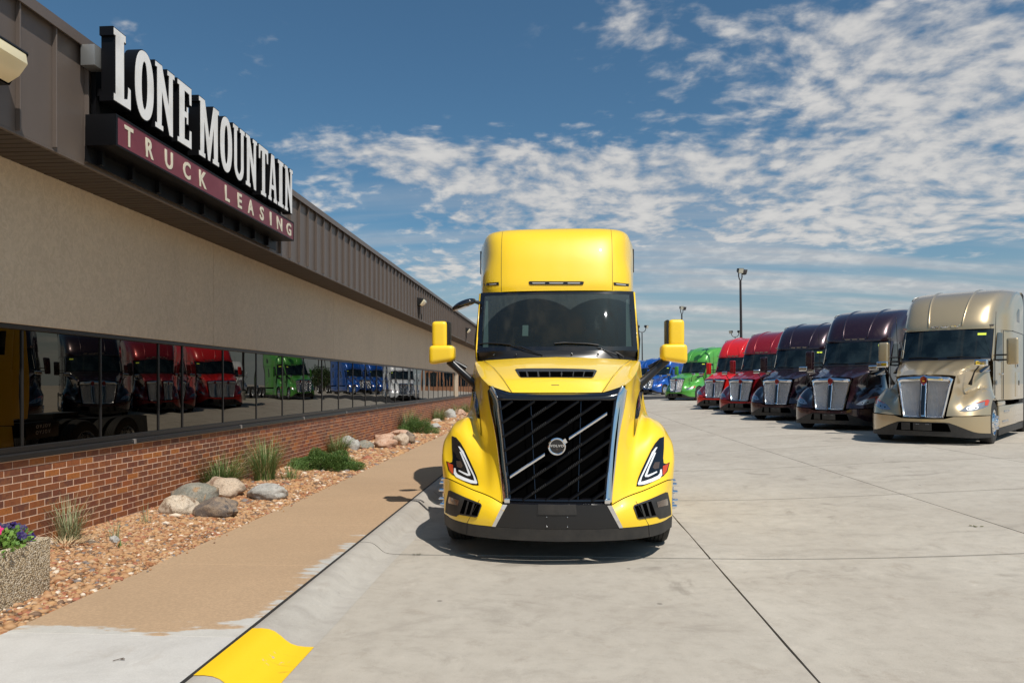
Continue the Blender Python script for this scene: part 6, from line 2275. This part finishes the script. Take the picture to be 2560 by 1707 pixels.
def pole(X, Y, H, label, lean=0.0, twist=0.0, s=1.0):
    e = empty('light_pole', (X, Y, zg(X, Y)))
    tag(e, label, 'light pole', 'floodlight poles over the lot')
    H -= zg(X, Y)
    obj('pole_shaft', MB().tube([(0, 0, 0), (0, 0, H * .5), (0, 0, H)], [.11, .095, .075], 10), M_POLE, e)
    obj('pole_base', MB().lathe([(0, .3), (.6, .3), (.62, .26), (.62, 0)], (0, 0, 0), 'z', 16), M_KERB, e)
    y_ = MB()
    W = .42 * s
    y_.tube([(-W, 0, H + .52 * s), (-W, 0, H + .28 * s), (-W * .6, 0, H + .08 * s), (0, 0, H + .02), (W * .6, 0, H + .08 * s), (W, 0, H + .28 * s), (W, 0, H + .52 * s)], .04 * s, 7)
    obj('yoke', y_, M_POLE, e, weld=False)
    for q in (-1, 1):
        fl = MB().add([tuple(p_) for p_ in [(-.20, -.25, -.18), (.20, -.25, -.18), (.20, -.25, .18), (-.20, -.25, .18), (-.11, .14, -.11), (.11, .14, -.11), (.11, .14, .11), (-.11, .14, .11)]],
                      [(0, 3, 2, 1), (4, 5, 6, 7), (0, 1, 5, 4), (1, 2, 6, 5), (2, 3, 7, 6), (3, 0, 4, 7)])
        M_ = Matrix.Translation((q * W, -.04, H + .68 * s)) @ Matrix.Rotation(q * .75, 4, 'Z') @ Matrix.Rotation(.30, 4, 'X') @ Matrix.Scale(s * 1.0, 4)
        fl.v = [tuple(M_ @ Vector(p_)) for p_ in fl.v]
        fo = obj('floodlight', fl, M_POLE, e, bev=.02)
        ln_ = MB().box(-.17, .17, -.262, -.256, -.15, .15, M_)
        obj('flood_lens', ln_, M_LENSP, fo, smooth=False)
    e.rotation_euler = (0, R(lean), R(twist))
    return e


pole(12.95, 50.0, 8.85, 'tall light pole with two floodlights rising behind the red trucks', -2.2, 60, 1.0)
pole(13.6, 77.0, 9.2, 'light pole whose two floodlights just top the right yellow mirror', -1.0, 62, 1.0)
pole(12.6, 104.0, 9.2, 'light pole seen between the yellow cab and its right mirror', -.5, 5, 1.3)
pole(28.3, 113.0, 9.0, 'far light pole peeking over the bright red truck', -.5, -5, 1.3)

# ================================================================ seen only in the windows' reflections
hb = empty('brick_building', (3.0, 112, .3))
tag(hb, 'long low orange brick building far behind the yellow truck, seen in the window reflections', 'building')
obj('wall', MB().box(-2.5, 8.5, 0, 14, 0, 5.2), M_ORBRICK, hb, smooth=False)
obj('roof', MB().box(-2.8, 8.8, -.3, 14.3, 5.2, 5.5), M_FASC, hb, smooth=False)
for k in range(4):
    wn_ = obj('window', MB().box(-1.6 + 2.6 * k, .2 + 2.6 * k, -.04, -.005, 1.0, 3.4), M_FRAME, hb, smooth=False)
    obj('pane', MB().box(-1.5 + 2.6 * k, .1 + 2.6 * k, -.05, -.045, 1.1, 3.3), M_DGLASS, wn_, smooth=False)


def tree(X, Y, H, label, seed):
    e = empty('tree', (X, Y, zg(X, Y)))
    tag(e, label, 'tree', 'trees beyond the lot')
    tm = MB().tube([(0, 0, 0), (.1, 0, H * .4), (0, .1, H * .8)], [.25, .18, .05], 7)
    for k in range(5):
        a = k * 1.3 + seed
        tm.tube([(0, 0, H * (.3 + .07 * k)), (math.cos(a) * H * .2, math.sin(a) * H * .2, H * (.5 + .08 * k))], [.09, .03], 5)
    obj('trunk', tm, M_BARK, e, weld=False)
    leafy(2200, (H * .42, H * .42, H * .36), H * .07, M_TREE, 'crown', e, z0=H * .58, hemi=False, wid=.6, noise_amp=.5)
    return e


for k, (X, Y, H) in enumerate([(23.5, 100, 3.6), (26.0, 104, 3.9), (28.6, 101, 3.4), (31.5, 106, 3.2), (20.8, 103, 3.1)]):
    tree(X, Y, H, 'round-topped tree mirrored in the windows, %s of the five beyond the lot' % ('second', 'third', 'fourth', 'last', 'first')[k], k)

# bits on the concrete
M_LEAF = pbsdf('dry_leaf', (0.10, 0.10, 0.03), 0.8)[0]
for (px, py, s, lb) in ((2440, 1323, .05, 'small green sprig lying on the long joint at the right'), (2210, 1160 + 6, .03, 'tiny dark leaf on the far cross joint'), (1048, 1384, .028, 'small green leaf lying in the gutter near the kerb')):
    P = on_z(px, py, zg(4 if px > 2000 else 0, 10) + .005)
    P.z = zg(P.x, P.y) + .004
    lf = MB()
    for k in range(4):
        a = rng.uniform(0, 6.28)
        o_ = Vector((rng.normal(0, s * .7), rng.normal(0, s * .4), 0))
        d_ = Vector((math.cos(a), math.sin(a), .15)) * s
        n_ = Vector((-math.sin(a), math.cos(a), .1)) * s * .3
        lf.add([o_, o_ + d_ * .5 + n_, o_ + d_, o_ + d_ * .5 - n_], [(0, 1, 2, 3)])
    o = obj('leaf', lf, M_LEAF, None, P, weld=False)
    tag(o, lb, 'leaf')
tw = MB().tube([(0, 0, .006), (.03, .02, .01), (.06, .015, .006)], .0022, 5).tube([(.03, .02, .01), (.035, .045, .006)], .0018, 5).tube([(.03, .02, .01), (.05, .035, .006)], .0016, 5)
P = on_z(282, 1653, ZW)
o = obj('twig', tw, M_BARK, None, P, weld=False)
tag(o, 'small forked twig lying on the pale slab at the bottom left', 'twig')
